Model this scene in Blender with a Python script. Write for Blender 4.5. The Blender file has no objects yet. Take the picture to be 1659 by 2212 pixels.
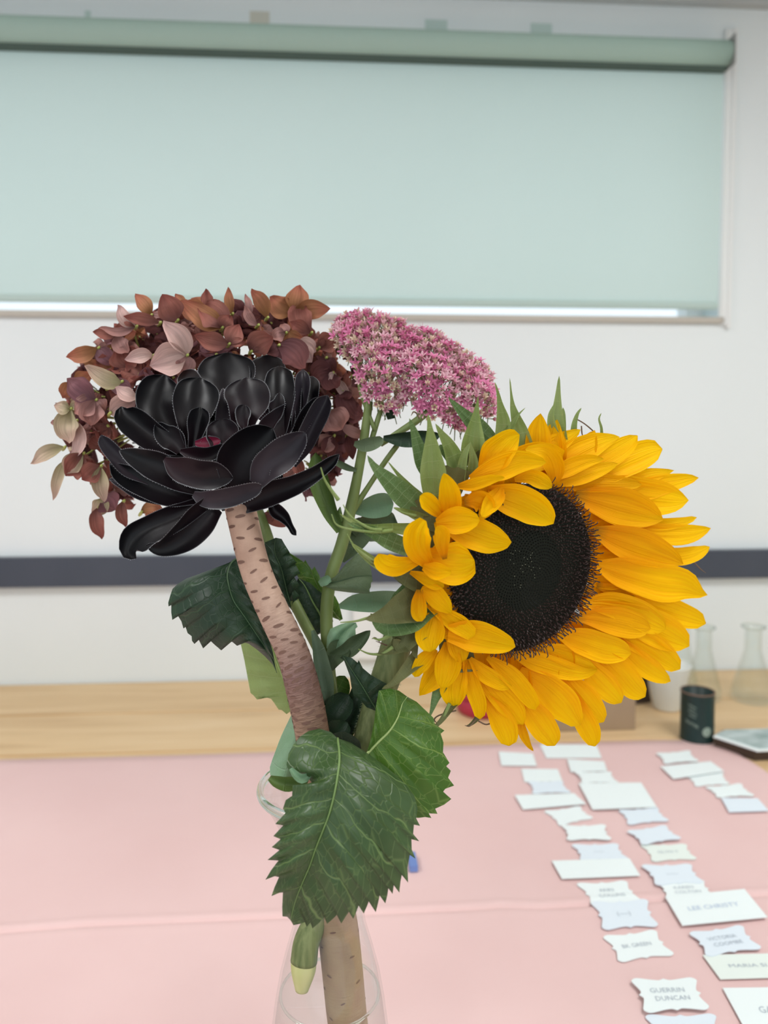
import bpy, bmesh, math, random
from mathutils import Vector, Matrix, noise
random.seed(7)
sc = bpy.context.scene
COL = sc.collection
R = math.radians
# ---------------------------------------------------------------- camera
W, H, F = 1659.0, 2212.0, 1650.0
EYE = Vector((0, 0, 1.30))
PITCH, YAW = R(3.0), R(-3.8)
CX, CY = W/2, 1016.0
cam = bpy.data.cameras.new('camera')
camo = bpy.data.objects.new('camera', cam); COL.objects.link(camo)
cam.sensor_width = 36.0; cam.lens = F/H*36.0
cam.shift_y = -(H/2-CY)/H
camo.location = EYE; camo.rotation_euler = (math.pi/2-PITCH, 0, YAW)
cam.clip_start = 0.02
cam.dof.use_dof = True; cam.dof.focus_distance = 0.515; cam.dof.aperture_fstop = 5.6
sc.camera = camo
ROT = Matrix.Rotation(YAW, 3, 'Z') @ Matrix.Rotation(math.pi/2-PITCH, 3, 'X')
def ray(px, py): return ROT @ Vector(((px-CX)/F, -(py-CY)/F, -1.0))
def P(px, py, d): return EYE + ray(px, py)*d              # picture point at a real depth
def PZ(px, py, z):
    r = ray(px, py); return EYE + r*((z-EYE.z)/r.z)
def PY(px, py, y):
    r = ray(px, py); return EYE + r*((y-EYE.y)/r.y)
FWD = ROT @ Vector((0, 0, -1)); RIGHT = ROT @ Vector((1, 0, 0)); UP = ROT @ Vector((0, 1, 0))
# ---------------------------------------------------------------- sky, lamps, exposure
world = bpy.data.worlds.new('sky'); sc.world = world; world.use_nodes = True
bg = world.node_tree.nodes['Background']
bg.inputs[0].default_value = (0.86, 0.94, 1.0, 1); bg.inputs[1].default_value = 1.2
sc.view_settings.view_transform = 'Standard'; sc.view_settings.look = 'None'
sc.view_settings.gamma = 1.0; sc.view_settings.use_curve_mapping = False
sc.view_settings.exposure = 0.08
sc.cycles.max_bounces = 10; sc.cycles.transparent_max_bounces = 24; sc.cycles.transmission_bounces = 10
def area(name, loc, rot, sx, sy, power, col):
    l = bpy.data.lights.new(name, 'AREA'); l.shape = 'RECTANGLE'; l.size = sx; l.size_y = sy
    l.energy = power; l.color = col
    o = bpy.data.objects.new(name, l); COL.objects.link(o); o.location = loc; o.rotation_euler = rot
    return o
LAMPS = [(-0.9, 0.35), (0.9, 0.35), (-0.9, -1.3), (0.9, -1.3)]
ZC = 2.24
for x, y in LAMPS: area('ceiling_lamp_light', (x, y, ZC-0.055), (0, 0, 0), 0.56, 0.56, 10, (0.97, 0.99, 1.0))

# ---------------------------------------------------------------- materials
def mat(name, col, rough=0.6, spec=0.4, trans=0.0, **kw):
    m = bpy.data.materials.new(name); m.use_nodes = True
    nt = m.node_tree; b = nt.nodes['Principled BSDF']
    b.inputs['Base Color'].default_value = (*col, 1); b.inputs['Roughness'].default_value = rough
    b.inputs['Specular IOR Level'].default_value = spec
    if trans:                                           # light comes through thin petals, leaves and cloth
        t = nt.nodes.new('ShaderNodeBsdfTranslucent'); t.inputs[0].default_value = (*col, 1)
        mx = nt.nodes.new('ShaderNodeMixShader'); mx.inputs[0].default_value = trans
        out = nt.nodes['Material Output']
        nt.links.new(b.outputs[0], mx.inputs[1]); nt.links.new(t.outputs[0], mx.inputs[2]); nt.links.new(mx.outputs[0], out.inputs[0])
        m['tr'] = t.name
    return m
def N(m, kind, **inp):
    n = m.node_tree.nodes.new(kind)
    for k, v in inp.items():
        if k in n.inputs.keys() or k.replace('_', ' ') in n.inputs.keys():
            n.inputs[k if k in n.inputs.keys() else k.replace('_', ' ')].default_value = v
        else: setattr(n, k, v)
    return n
def L(m, a, b): m.node_tree.links.new(a, b)
def setcol(m, sock):
    L(m, sock, m.node_tree.nodes['Principled BSDF'].inputs['Base Color'])
    if 'tr' in m: L(m, sock, m.node_tree.nodes[m['tr']].inputs[0])
def ramp(m, fac, stops, interp='LINEAR'):
    r = N(m, 'ShaderNodeValToRGB'); e = r.color_ramp.elements; r.color_ramp.interpolation = interp
    while len(e) > 1: e.remove(e[-1])
    e[0].position = stops[0][0]; e[0].color = (*stops[0][1], 1)
    for p, c in stops[1:]:
        q = e.new(p); q.color = (*c, 1)
    L(m, fac, r.inputs[0]); return r
def math_(m, op, a, b=None, c=None):
    n = N(m, 'ShaderNodeMath'); n.operation = op
    for i, v in enumerate((a, b, c)):
        if v is None: continue
        if hasattr(v, 'links'): L(m, v, n.inputs[i])
        else: n.inputs[i].default_value = v
    return n.outputs[0]
def mixc(m, fac, a, b):
    n = N(m, 'ShaderNodeMix'); n.data_type = 'RGBA'
    if hasattr(fac, 'links'): L(m, fac, n.inputs[0])
    else: n.inputs[0].default_value = fac
    for i, v in ((6, a), (7, b)):
        if hasattr(v, 'links'): L(m, v, n.inputs[i])
        else: n.inputs[i].default_value = (*v, 1)
    return n.outputs[2]
def bump(m, h, strength=0.3, dist=0.001):
    n = N(m, 'ShaderNodeBump', Strength=strength, Distance=dist); L(m, h, n.inputs['Height'])
    L(m, n.outputs[0], m.node_tree.nodes['Principled BSDF'].inputs['Normal']); return n
def objco(m, scale=(1, 1, 1)):
    t = N(m, 'ShaderNodeTexCoord'); mp = N(m, 'ShaderNodeMapping'); mp.inputs['Scale'].default_value = scale
    L(m, t.outputs['Object'], mp.inputs[0]); return mp.outputs[0]
def uvxy(m):
    u = N(m, 'ShaderNodeUVMap'); s = N(m, 'ShaderNodeSeparateXYZ'); L(m, u.outputs[0], s.inputs[0]); return s.outputs[0], s.outputs[1]
def noisecol(m, a, b, scale, vec=None, detail=3):
    n = N(m, 'ShaderNodeTexNoise', Scale=scale, Detail=detail); L(m, vec if vec is not None else objco(m), n.inputs['Vector'])
    r = ramp(m, n.outputs[0], [(0.3, a), (0.7, b)]); setcol(m, r.outputs[0]); return n

def m_noisy(name, a, b, scale, rough=0.7, spec=0.3, trans=0, bmp=0, bscale=None):
    m = mat(name, a, rough, spec, trans); n = noisecol(m, a, b, scale)
    if bmp:
        n2 = N(m, 'ShaderNodeTexNoise', Scale=bscale or scale*8, Detail=2); L(m, objco(m), n2.inputs['Vector']); bump(m, n2.outputs[0], bmp, 0.001)
    return m
M = {}
M['wall'] = m_noisy('painted_plaster', (0.765, 0.81, 0.82), (0.79, 0.835, 0.84), 3, 0.85, 0.2, 0, 0.15, 120)
M['ceil'] = m_noisy('ceiling_tile_board', (0.82, 0.82, 0.80), (0.86, 0.86, 0.84), 30, 0.9, 0.1, 0, 0.4, 300)
M['grid'] = mat('grey_grid_bar', (0.50, 0.51, 0.50), 0.5)
M['white'] = mat('white_painted_frame', (0.80, 0.81, 0.80), 0.45)
M['sill'] = mat('beige_shaded_sill_edge', (0.50, 0.46, 0.40), 0.5)  # beige tone paints in the shade on the ledge below the gap
M['rail'] = m_noisy('dark_grey_rail_paint', (0.058, 0.068, 0.092), (0.068, 0.078, 0.103), 8, 0.5)
M['floor'] = m_noisy('grey_vinyl_floor', (0.33, 0.32, 0.30), (0.38, 0.37, 0.35), 6, 0.5)
M['alu'] = mat('grey_metal', (0.35, 0.36, 0.35), 0.35)
M['blind'] = m_noisy('sage_green_blind_fabric', (0.62, 0.75, 0.71), (0.66, 0.78, 0.74), 1.2, 0.9, 0.15, 0.3, 0.2, 900)
M['roll_shade'] = mat('dark_green_painted_shade', (0.09, 0.13, 0.11), 0.8)  # dark green that paints the shade line below the roll
M['roller'] = mat('sage_green_roll', (0.40, 0.54, 0.48), 0.85, 0.15)
# wood
m = M['wood'] = mat('pale_beech_plank', (0.62, 0.42, 0.22), 0.5, 0.35)
vec = objco(m, (1.2, 14, 14)); n = N(m, 'ShaderNodeTexNoise', Scale=2.2, Detail=6, Distortion=0.6); L(m, vec, n.inputs['Vector'])
rnd = N(m, 'ShaderNodeObjectInfo')
c1 = ramp(m, n.outputs[0], [(0.30, (0.64, 0.43, 0.23)), (0.52, (0.78, 0.56, 0.32)), (0.75, (0.84, 0.63, 0.39))]).outputs[0]
c2 = mixc(m, math_(m, 'MULTIPLY', rnd.outputs['Random'], 0.25), c1, (0.62, 0.42, 0.22)); 
vk = N(m, 'ShaderNodeTexVoronoi', Scale=2.5); L(m, objco(m, (1.0, 3, 3)), vk.inputs['Vector'])
kn = ramp(m, vk.outputs['Distance'], [(0.02, (1, 1, 1)), (0.07, (0, 0, 0))]).outputs[0]
setcol(m, mixc(m, math_(m, 'MULTIPLY', kn, 0.5), c2, (0.30, 0.18, 0.08))); bump(m, n.outputs[0], 0.1, 0.0005)
# cloth
m = M['cloth'] = mat('pink_cotton_weave', (0.80, 0.50, 0.50), 0.9, 0.15)
noisecol(m, (0.765, 0.53, 0.515), (0.795, 0.565, 0.55), 5)
n = N(m, 'ShaderNodeTexNoise', Scale=1500, Detail=1); L(m, objco(m), n.inputs['Vector']); bump(m, n.outputs[0], 0.25, 0.0004)
# petals
def petal_mat(name, base, mid, tip, stripe, trans=0.3, nst=9, dark=None):
    m = mat(name, mid, 0.6, 0.1, trans); u, v = uvxy(m)
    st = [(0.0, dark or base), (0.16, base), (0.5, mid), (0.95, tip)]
    c = ramp(m, u, st).outputs[0]
    w = N(m, 'ShaderNodeTexNoise', Scale=1.0, Detail=3)
    cv = N(m, 'ShaderNodeCombineXYZ'); L(m, math_(m, 'MULTIPLY', u, 1.2), cv.inputs[0]); L(m, math_(m, 'MULTIPLY', v, nst), cv.inputs[1])
    oi = N(m, 'ShaderNodeObjectInfo'); L(m, math_(m, 'MULTIPLY', oi.outputs['Random'], 40), cv.inputs[2]); L(m, cv.outputs[0], w.inputs['Vector'])
    f = ramp(m, w.outputs[0], [(0.42, (0, 0, 0)), (0.62, (1, 1, 1))]).outputs[0]
    setcol(m, mixc(m, math_(m, 'MULTIPLY', f, 0.5), c, stripe)); bump(m, w.outputs[0], 0.8, 0.0012)
    return m
M['petal'] = petal_mat('yellow_ray_petal', (0.88, 0.36, 0.0), (0.93, 0.49, 0.0), (0.95, 0.58, 0.0), (0.88, 0.40, 0.0), 0.22, 9)
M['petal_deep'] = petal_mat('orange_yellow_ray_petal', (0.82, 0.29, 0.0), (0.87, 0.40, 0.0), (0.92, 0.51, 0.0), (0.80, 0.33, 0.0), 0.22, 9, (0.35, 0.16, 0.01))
HYD = [((0.20,0.085,0.075),(0.30,0.12,0.095),(0.27,0.085,0.07)), ((0.30,0.16,0.15),(0.40,0.22,0.20),(0.42,0.20,0.17)),
       ((0.11,0.045,0.05),(0.15,0.06,0.06),(0.17,0.06,0.055)), ((0.38,0.34,0.19),(0.50,0.40,0.28),(0.55,0.36,0.30)),
       ((0.50,0.34,0.30),(0.60,0.41,0.37),(0.62,0.40,0.38)), ((0.25,0.12,0.05),(0.38,0.17,0.09),(0.40,0.13,0.09)),
       ((0.18,0.09,0.10),(0.25,0.12,0.14),(0.28,0.13,0.14))]
HM = [petal_mat('hydrangea_sepal_%s' % n_, tuple(x*1.1 for x in a), tuple(x*1.16 for x in b), tuple(x*1.2 for x in c), tuple(x*0.7 for x in b), 0.25, 5) for n_, (a, b, c) in zip(('russet','dusty_rose','maroon','olive_cream','pale_pink','tan_orange','mauve'), HYD)]
M['ped'] = mat('pale_green_pedicel', (0.42, 0.46, 0.12), 0.5)
M['core'] = mat('dark_flower_interior', (0.03, 0.018, 0.012), 0.8)
# aeonium
def aeo_mat(name, base, tip, rough):
    m = mat(name, tip, rough, 0.22); u, v = uvxy(m)
    n = N(m, 'ShaderNodeTexNoise', Scale=3.0, Detail=3); L(m, objco(m, (12, 12, 12)), n.inputs['Vector'])
    c = ramp(m, u, [(0.0, base), (0.75, tip)]).outputs[0]
    setcol(m, mixc(m, math_(m, 'MULTIPLY', n.outputs[0], 0.3), c, (0.010, 0.008, 0.011)))
    rr = ramp(m, n.outputs[0], [(0.3, (rough-0.08,)*3), (0.7, (rough+0.14,)*3)]); L(m, rr.outputs[0], m.node_tree.nodes['Principled BSDF'].inputs['Roughness'])
    n2 = N(m, 'ShaderNodeTexNoise', Scale=60, Detail=2); L(m, objco(m), n2.inputs['Vector']); bump(m, n2.outputs[0], 0.12, 0.002)
    return m
M['aeo'] = aeo_mat('near_black_succulent_leaf', (0.010, 0.004, 0.006), (0.0025, 0.0025, 0.0035), 0.40)
M['aeo_purple'] = aeo_mat('dark_purple_succulent_leaf', (0.026, 0.010, 0.014), (0.008, 0.005, 0.007), 0.42)
M['aeo_grey'] = aeo_mat('grey_purple_leaf_underside', (0.055, 0.040, 0.048), (0.022, 0.018, 0.024), 0.42)
M['aeo_red'] = mat('crimson_leaf_heart', (0.20, 0.012, 0.04), 0.4)
M['margin'] = mat('pale_leaf_margin', (0.12, 0.12, 0.13), 0.4)
M['cilia'] = mat('white_margin_hair', (0.75, 0.76, 0.78), 0.4)
# leaves
def leaf_mat(name, a, b, vein, nsec, trans=0.25, rough=0.42, vs=0.7):
    m = mat(name, a, rough, 0.45, trans); u, v = uvxy(m)
    av = math_(m, 'ABSOLUTE', v)
    nz = N(m, 'ShaderNodeTexNoise', Scale=3, Detail=2); L(m, objco(m, (14, 14, 14)), nz.inputs['Vector'])
    q = math_(m, 'ADD', math_(m, 'MULTIPLY', u, nsec), math_(m, 'MULTIPLY', nz.outputs[0], 0.8))
    fr = math_(m, 'ABSOLUTE', math_(m, 'SUBTRACT', math_(m, 'FRACT', q), 0.5))
    sec = ramp(m, fr, [(0.0, (0.9,)*3), (0.016, (0.6,)*3), (0.034, (0, 0, 0))]).outputs[0]
    vo = N(m, 'ShaderNodeTexVoronoi', Scale=1.0); vo.feature = 'DISTANCE_TO_EDGE'
    cv = N(m, 'ShaderNodeCombineXYZ'); L(m, math_(m, 'MULTIPLY', u, nsec*2.6), cv.inputs[0]); L(m, math_(m, 'MULTIPLY', v, 7.5), cv.inputs[1]); L(m, cv.outputs[0], vo.inputs['Vector'])
    ter = ramp(m, vo.outputs[0], [(0.0, (0.45,)*3), (0.03, (0.15,)*3), (0.055, (0, 0, 0))]).outputs[0]
    midr = ramp(m, av, [(0.0, (1, 1, 1)), (0.025, (0, 0, 0))]).outputs[0]
    vm = math_(m, 'MAXIMUM', math_(m, 'MAXIMUM', sec, ter), midr)
    base = ramp(m, nz.outputs[0], [(0.35, a), (0.65, b)]).outputs[0]
    setcol(m, mixc(m, math_(m, 'MULTIPLY', vm, vs), base, vein))
    h = math_(m, 'SUBTRACT', 1.0, vm); bump(m, h, 0.45, 0.0009)
    return m
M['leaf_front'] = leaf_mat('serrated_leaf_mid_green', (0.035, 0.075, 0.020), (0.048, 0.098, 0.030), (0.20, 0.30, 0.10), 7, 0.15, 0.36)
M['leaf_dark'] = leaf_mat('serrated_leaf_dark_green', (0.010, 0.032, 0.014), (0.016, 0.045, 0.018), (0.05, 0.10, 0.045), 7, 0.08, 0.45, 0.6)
M['leaf_bright'] = leaf_mat('bright_green_leaf', (0.055, 0.14, 0.014), (0.075, 0.17, 0.02), (0.32, 0.46, 0.12), 6, 0.3, 0.4)  # the leaf's own brighter green
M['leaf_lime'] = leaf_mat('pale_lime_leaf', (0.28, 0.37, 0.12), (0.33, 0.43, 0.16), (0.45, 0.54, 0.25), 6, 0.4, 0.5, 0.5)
M['leaf_sage'] = leaf_mat('smooth_sage_leaf', (0.12, 0.175, 0.09), (0.15, 0.21, 0.11), (0.14, 0.20, 0.11), 3, 0.2, 0.5, 0.25)
M['leaf_mint'] = leaf_mat('smooth_mint_leaf', (0.22, 0.38, 0.22), (0.27, 0.44, 0.28), (0.34, 0.52, 0.36), 5, 0.25, 0.5, 0.5)
M['leaf_grey'] = leaf_mat('grey_green_leaf', (0.13, 0.20, 0.12), (0.18, 0.26, 0.16), (0.26, 0.34, 0.22), 4, 0.2, 0.5, 0.4)
M['leaf_olive'] = leaf_mat('smooth_olive_leaf', (0.10, 0.17, 0.04), (0.13, 0.21, 0.05), (0.2, 0.28, 0.1), 3, 0.2, 0.45, 0.2)
M['bract'] = leaf_mat('hairy_green_bract', (0.24, 0.33, 0.09), (0.32, 0.41, 0.15), (0.5, 0.58, 0.28), 5, 0.25, 0.6, 0.45)
M['bract_dark'] = leaf_mat('veined_back_bract', (0.11, 0.20, 0.06), (0.15, 0.25, 0.09), (0.42, 0.55, 0.30), 9, 0.2, 0.6, 0.7)
M['bract_brown'] = leaf_mat('brownish_green_bract', (0.11, 0.12, 0.04), (0.16, 0.17, 0.065), (0.26, 0.27, 0.13), 6, 0.15, 0.7, 0.5)
M['tendril'] = mat('dry_brown_tendril', (0.14, 0.09, 0.055), 0.7)
M['hair'] = mat('pale_plant_hair', (0.5, 0.56, 0.36), 0.6)
def stem_mat(name, a, b, sc_=(40, 40, 8), rough=0.5):
    m = mat(name, a, rough, 0.35); n = N(m, 'ShaderNodeTexNoise', Scale=2, Detail=4); L(m, objco(m, sc_), n.inputs['Vector'])
    setcol(m, ramp(m, n.outputs[0], [(0.35, a), (0.65, b)]).outputs[0]); bump(m, n.outputs[0], 0.3, 0.001); return m
M['stem_green'] = stem_mat('smooth_green_stem', (0.14, 0.19, 0.055), (0.20, 0.26, 0.09))
M['stem_sun'] = stem_mat('ribbed_olive_stem', (0.10, 0.13, 0.045), (0.19, 0.22, 0.09), (150, 150, 6), 0.65)
M['stem_cut'] = stem_mat('yellow_green_cut_stem', (0.42, 0.44, 0.16), (0.50, 0.50, 0.24))
M['scar'] = mat('brown_leaf_scar', (0.17, 0.09, 0.065), 0.7)
m = M['bark'] = mat('beige_pink_bark', (0.5, 0.3, 0.22), 0.6, 0.3)
u, v = uvxy(m)
n = N(m, 'ShaderNodeTexNoise', Scale=1.0, Detail=5); L(m, objco(m, (90, 90, 60)), n.inputs['Vector'])
c = ramp(m, u, [(0.0, (0.46, 0.28, 0.20)), (0.22, (0.50, 0.34, 0.26)), (0.33, (0.20, 0.11, 0.10)), (0.40, (0.26, 0.155, 0.11)), (0.50, (0.36, 0.235, 0.14)), (0.75, (0.34, 0.23, 0.135)), (1.0, (0.46, 0.31, 0.17))]).outputs[0]
setcol(m, mixc(m, math_(m, 'MULTIPLY', ramp(m, n.outputs[0], [(0.4, (0, 0, 0)), (0.7, (1, 1, 1))]).outputs[0], 0.4), c, (0.24, 0.13, 0.09)))
wr = N(m, 'ShaderNodeTexNoise', Scale=1.0, Detail=3); cvw = N(m, 'ShaderNodeCombineXYZ'); L(m, math_(m, 'MULTIPLY', u, 230), cvw.inputs[0]); L(m, math_(m, 'MULTIPLY', v, 9), cvw.inputs[1]); L(m, cvw.outputs[0], wr.inputs['Vector'])
zone = ramp(m, u, [(0.18, (0.15,)*3), (0.33, (1, 1, 1)), (0.40, (1, 1, 1)), (0.52, (0.15,)*3)]).outputs[0]
bump(m, math_(m, 'ADD', math_(m, 'MULTIPLY', math_(m, 'MULTIPLY', wr.outputs[0], zone), 2.0), n.outputs[0]), 0.7, 0.0016)
# sunflower disc
m = M['disc'] = mat('black_green_disc', (0.006, 0.008, 0.004), 0.7, 0.2)
M['floret'] = mat('dark_brown_disc_floret', (0.034, 0.017, 0.014), 0.55, 0.35)
M['floret_in'] = mat('black_disc_bud', (0.007, 0.008, 0.006), 0.5, 0.3)
M['pollen'] = mat('pale_pollen', (0.4, 0.42, 0.3), 0.6)
# sedum
M['s_pink'] = mat('bright_pink_star_petal', (0.72, 0.24, 0.42), 0.5, 0.3, 0.25)
M['s_pale'] = mat('pale_pink_star_petal', (0.80, 0.50, 0.56), 0.5, 0.3, 0.25)
M['s_cream'] = mat('cream_bud', (0.70, 0.56, 0.42), 0.5, 0.3, 0.15)
M['s_dark'] = mat('deep_pink_centre', (0.55, 0.12, 0.26), 0.5)
# glass
def glassy(name, tint, rough=0.02, base=0.06):
    m = bpy.data.materials.new(name); m.use_nodes = True; nt = m.node_tree
    nt.nodes.remove(nt.nodes['Principled BSDF'])
    t = N(m, 'ShaderNodeBsdfTransparent'); t.inputs[0].default_value = (*tint, 1)
    g = N(m, 'ShaderNodeBsdfGlossy', Roughness=rough); fz = N(m, 'ShaderNodeLayerWeight', Blend=0.25)
    mx = N(m, 'ShaderNodeMixShader'); L(m, math_(m, 'ADD', math_(m, 'MULTIPLY', fz.outputs['Facing'], 0.28), base), mx.inputs[0])
    L(m, t.outputs[0], mx.inputs[1]); L(m, g.outputs[0], mx.inputs[2]); L(m, mx.outputs[0], nt.nodes['Material Output'].inputs[0]); return m
M['glass'] = glassy('clear_glass', (0.97, 0.985, 0.98), 0.06, 0.012)
M['pane'] = glassy('window_glass', (0.97, 0.99, 1.0), 0.02, 0.02)
m = M['lip'] = mat('thick_greenish_glass', (0.88, 0.97, 0.94), 0.03); m.node_tree.nodes['Principled BSDF'].inputs['Transmission Weight'].default_value = 1; m.node_tree.nodes['Principled BSDF'].inputs['IOR'].default_value = 1.45
M['water'] = glassy('clear_water', (0.985, 0.99, 0.985), 0.02, 0.02)
M['lampd'] = mat('lamp_diffuser', (0.9, 0.9, 0.88), 0.4)
M['lampd'].node_tree.nodes['Principled BSDF'].inputs['Emission Color'].default_value = (1, 0.97, 0.92, 1)
M['lampd'].node_tree.nodes['Principled BSDF'].inputs['Emission Strength'].default_value = 2.5
M['card'] = mat('white_card', (0.84, 0.91, 0.91), 0.7, 0.2); M['card_blue'] = mat('bluish_white_card', (0.76, 0.84, 0.91), 0.7, 0.2); M['card_cream'] = mat('cream_white_card', (0.80, 0.87, 0.82), 0.7, 0.2)
M['pencil'] = mat('faint_grey_pen_ink', (0.42, 0.48, 0.54), 0.8)
M['ink'] = mat('blue_grey_pen_ink', (0.48, 0.58, 0.74), 0.8)
M['tin'] = mat('dark_green_tin', (0.008, 0.028, 0.026), 0.4); M['tinprint'] = mat('pale_green_print', (0.28, 0.36, 0.30), 0.6)
M['tinrim'] = mat('brown_tin_rim', (0.20, 0.12, 0.08), 0.6)
M['cardboard'] = m_noisy('brown_cardboard', (0.33, 0.235, 0.15), (0.37, 0.265, 0.17), 20, 0.8)
M['red'] = mat('dark_red_enamel', (0.42, 0.03, 0.06), 0.5)
M['potw'] = mat('white_paper_cup', (0.80, 0.82, 0.78), 0.6)
M['brown'] = mat('dark_brown_card', (0.07, 0.045, 0.03), 0.7)
m = M['paper'] = mat('printed_paper', (0.6, 0.7, 0.7), 0.5); noisecol(m, (0.25, 0.34, 0.33), (0.72, 0.80, 0.80), 18, objco(m, (1, 2.5, 1)))
M['bluetab'] = mat('blue_paper', (0.16, 0.25, 0.55), 0.6)
M['tapeg'] = mat('pale_green_tape', (0.52, 0.64, 0.60), 0.7); M['tapeb'] = mat('beige_tape', (0.62, 0.60, 0.52), 0.7)

# ---------------------------------------------------------------- object helpers
def link(name, me, parent=None, loc=None, label=None, cat=None, group=None, kind=None):
    o = bpy.data.objects.new(name, me); COL.objects.link(o)
    if parent is not None: o.parent = parent
    if loc is not None: o.location = loc
    tag(o, label, cat, group, kind); return o
def tag(o, label=None, cat=None, group=None, kind=None):
    if label: o['label'] = label
    if cat: o['category'] = cat
    if group: o['group'] = group
    if kind: o['kind'] = kind
    return o
def thing(name, loc, label, cat, group=None): return link(name, None, None, loc, label, cat, group)
def mesh(name, vs, fs, mats, mi=None, uv=None, smooth=True, org=None):
    me = bpy.data.meshes.new(name)
    if org is not None: vs = [Vector(v)-org for v in vs]
    me.from_pydata([tuple(v) for v in vs], [], fs)
    for x in mats: me.materials.append(x)
    if mi: me.polygons.foreach_set('material_index', mi)
    if smooth: me.polygons.foreach_set('use_smooth', [True]*len(fs))
    if uv:
        l = me.uv_layers.new(name='UVMap'); idx = [0]*len(me.loops); me.loops.foreach_get('vertex_index', idx)
        fl = []
        for i in idx: fl += uv[i]
        l.data.foreach_set('uv', fl)
    me.update(); return me
def boxm(name, lo, hi, m, bev=0.0, org=None):
    bm = bmesh.new(); bmesh.ops.create_cube(bm, size=1)
    c = [(a+b)/2 for a, b in zip(lo, hi)]; s = [b-a for a, b in zip(lo, hi)]
    for v in bm.verts: v.co = Vector([v.co[i]*s[i]+c[i] for i in range(3)]) - (org or Vector((0, 0, 0)))
    if bev: bmesh.ops.bevel(bm, geom=bm.edges[:], offset=bev, segments=2, affect='EDGES')
    me = bpy.data.meshes.new(name); bm.to_mesh(me); bm.free(); me.materials.append(m); return me
def lathe(name, prof, m, seg=40, c=(0, 0, 0), closed=False):
    vs = []; fs = []; n = len(prof)
    for i in range(seg):
        a = 2*math.pi*i/seg
        for r, z in prof: vs.append((c[0]+r*math.cos(a), c[1]+r*math.sin(a), c[2]+z))
    for i in range(seg):
        j = (i+1) % seg
        for k in range(n if closed else n-1):
            k2 = (k+1) % n; fs.append((i*n+k, j*n+k, j*n+k2, i*n+k2))
    return mesh(name, vs, fs, [m] if not isinstance(m, list) else m)
def catmull(pts, n):
    if len(pts) == 2: dense = [tuple(a+(b-a)*i/20 for a, b in zip(*pts)) for i in range(21)]
    else:
        q = [tuple(2*a-b for a, b in zip(pts[0], pts[1]))]+[tuple(p) for p in pts]+[tuple(2*a-b for a, b in zip(pts[-1], pts[-2]))]
        dense = []
        for i in range(1, len(q)-2):
            for k in range(16):
                t = k/16
                dense.append(tuple(0.5*((2*p1)+(-p0+p2)*t+(2*p0-5*p1+4*p2-p3)*t*t+(-p0+3*p1-3*p2+p3)*t**3) for p0, p1, p2, p3 in zip(q[i-1], q[i], q[i+1], q[i+2])))
        dense.append(tuple(pts[-1]))
    L_ = [0]
    dim = 2 if not isinstance(pts[0], Vector) else 3
    for a, b in zip(dense, dense[1:]): L_.append(L_[-1]+math.sqrt(sum((a[i]-b[i])**2 for i in range(dim))))
    out = []; j = 0
    for i in range(n+1):
        s = L_[-1]*i/n
        while j < len(L_)-2 and L_[j+1] < s: j += 1
        d = L_[j+1]-L_[j]; t = 0 if d == 0 else min(1, max(0, (s-L_[j])/d))
        out.append(tuple(a+(b-a)*t for a, b in zip(dense[j], dense[j+1])))
    return out
def tube(name, pts, radii, m, n=10, sub=None, org=None, cap=True, mats=None):
    pr = [(*p, r) for p, r in zip(pts, radii)]
    k = sub or len(pts)*4
    # resample in 3D
    dense = catmull([Vector(p) for p in pr], k) if False else None
    q = [tuple(2*a-b for a, b in zip(pr[0], pr[1]))]+pr+[tuple(2*a-b for a, b in zip(pr[-1], pr[-2]))]
    sm = []
    for i in range(1, len(q)-2):
        for s in range(6):
            t = s/6
            sm.append(tuple(0.5*((2*p1)+(-p0+p2)*t+(2*p0-5*p1+4*p2-p3)*t*t+(-p0+3*p1-3*p2+p3)*t**3) for p0, p1, p2, p3 in zip(q[i-1], q[i], q[i+1], q[i+2])))
    sm.append(pr[-1])
    vs = []; fs = []; uv = []
    ref = Vector((0.3, -0.9, 0.2)); tot = len(sm)-1
    for i, p in enumerate(sm):
        a = Vector(sm[max(0, i-1)][:3]); b = Vector(sm[min(tot, i+1)][:3]); t = (b-a).normalized()
        x = t.cross(ref).normalized(); ref = x.cross(t).normalized(); y = ref
        for j in range(n):
            an = 2*math.pi*j/n; vs.append(Vector(p[:3])+(x*math.cos(an)+y*math.sin(an))*max(p[3], 1e-5)); uv.append((i/tot, j/n))
    for i in range(tot):
        for j in range(n): fs.append((i*n+j, i*n+(j+1) % n, (i+1)*n+(j+1) % n, (i+1)*n+j))
    if cap: fs.append(tuple(range(n-1, -1, -1))); fs.append(tuple(tot*n+j for j in range(n)))
    return mesh(name, vs, fs, mats or [m], None, uv, True, org), sm
def TR(ox, oy, s): return lambda x, y: (ox+x/s, oy+y/s)
ID = lambda x, y: (x, y)
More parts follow.
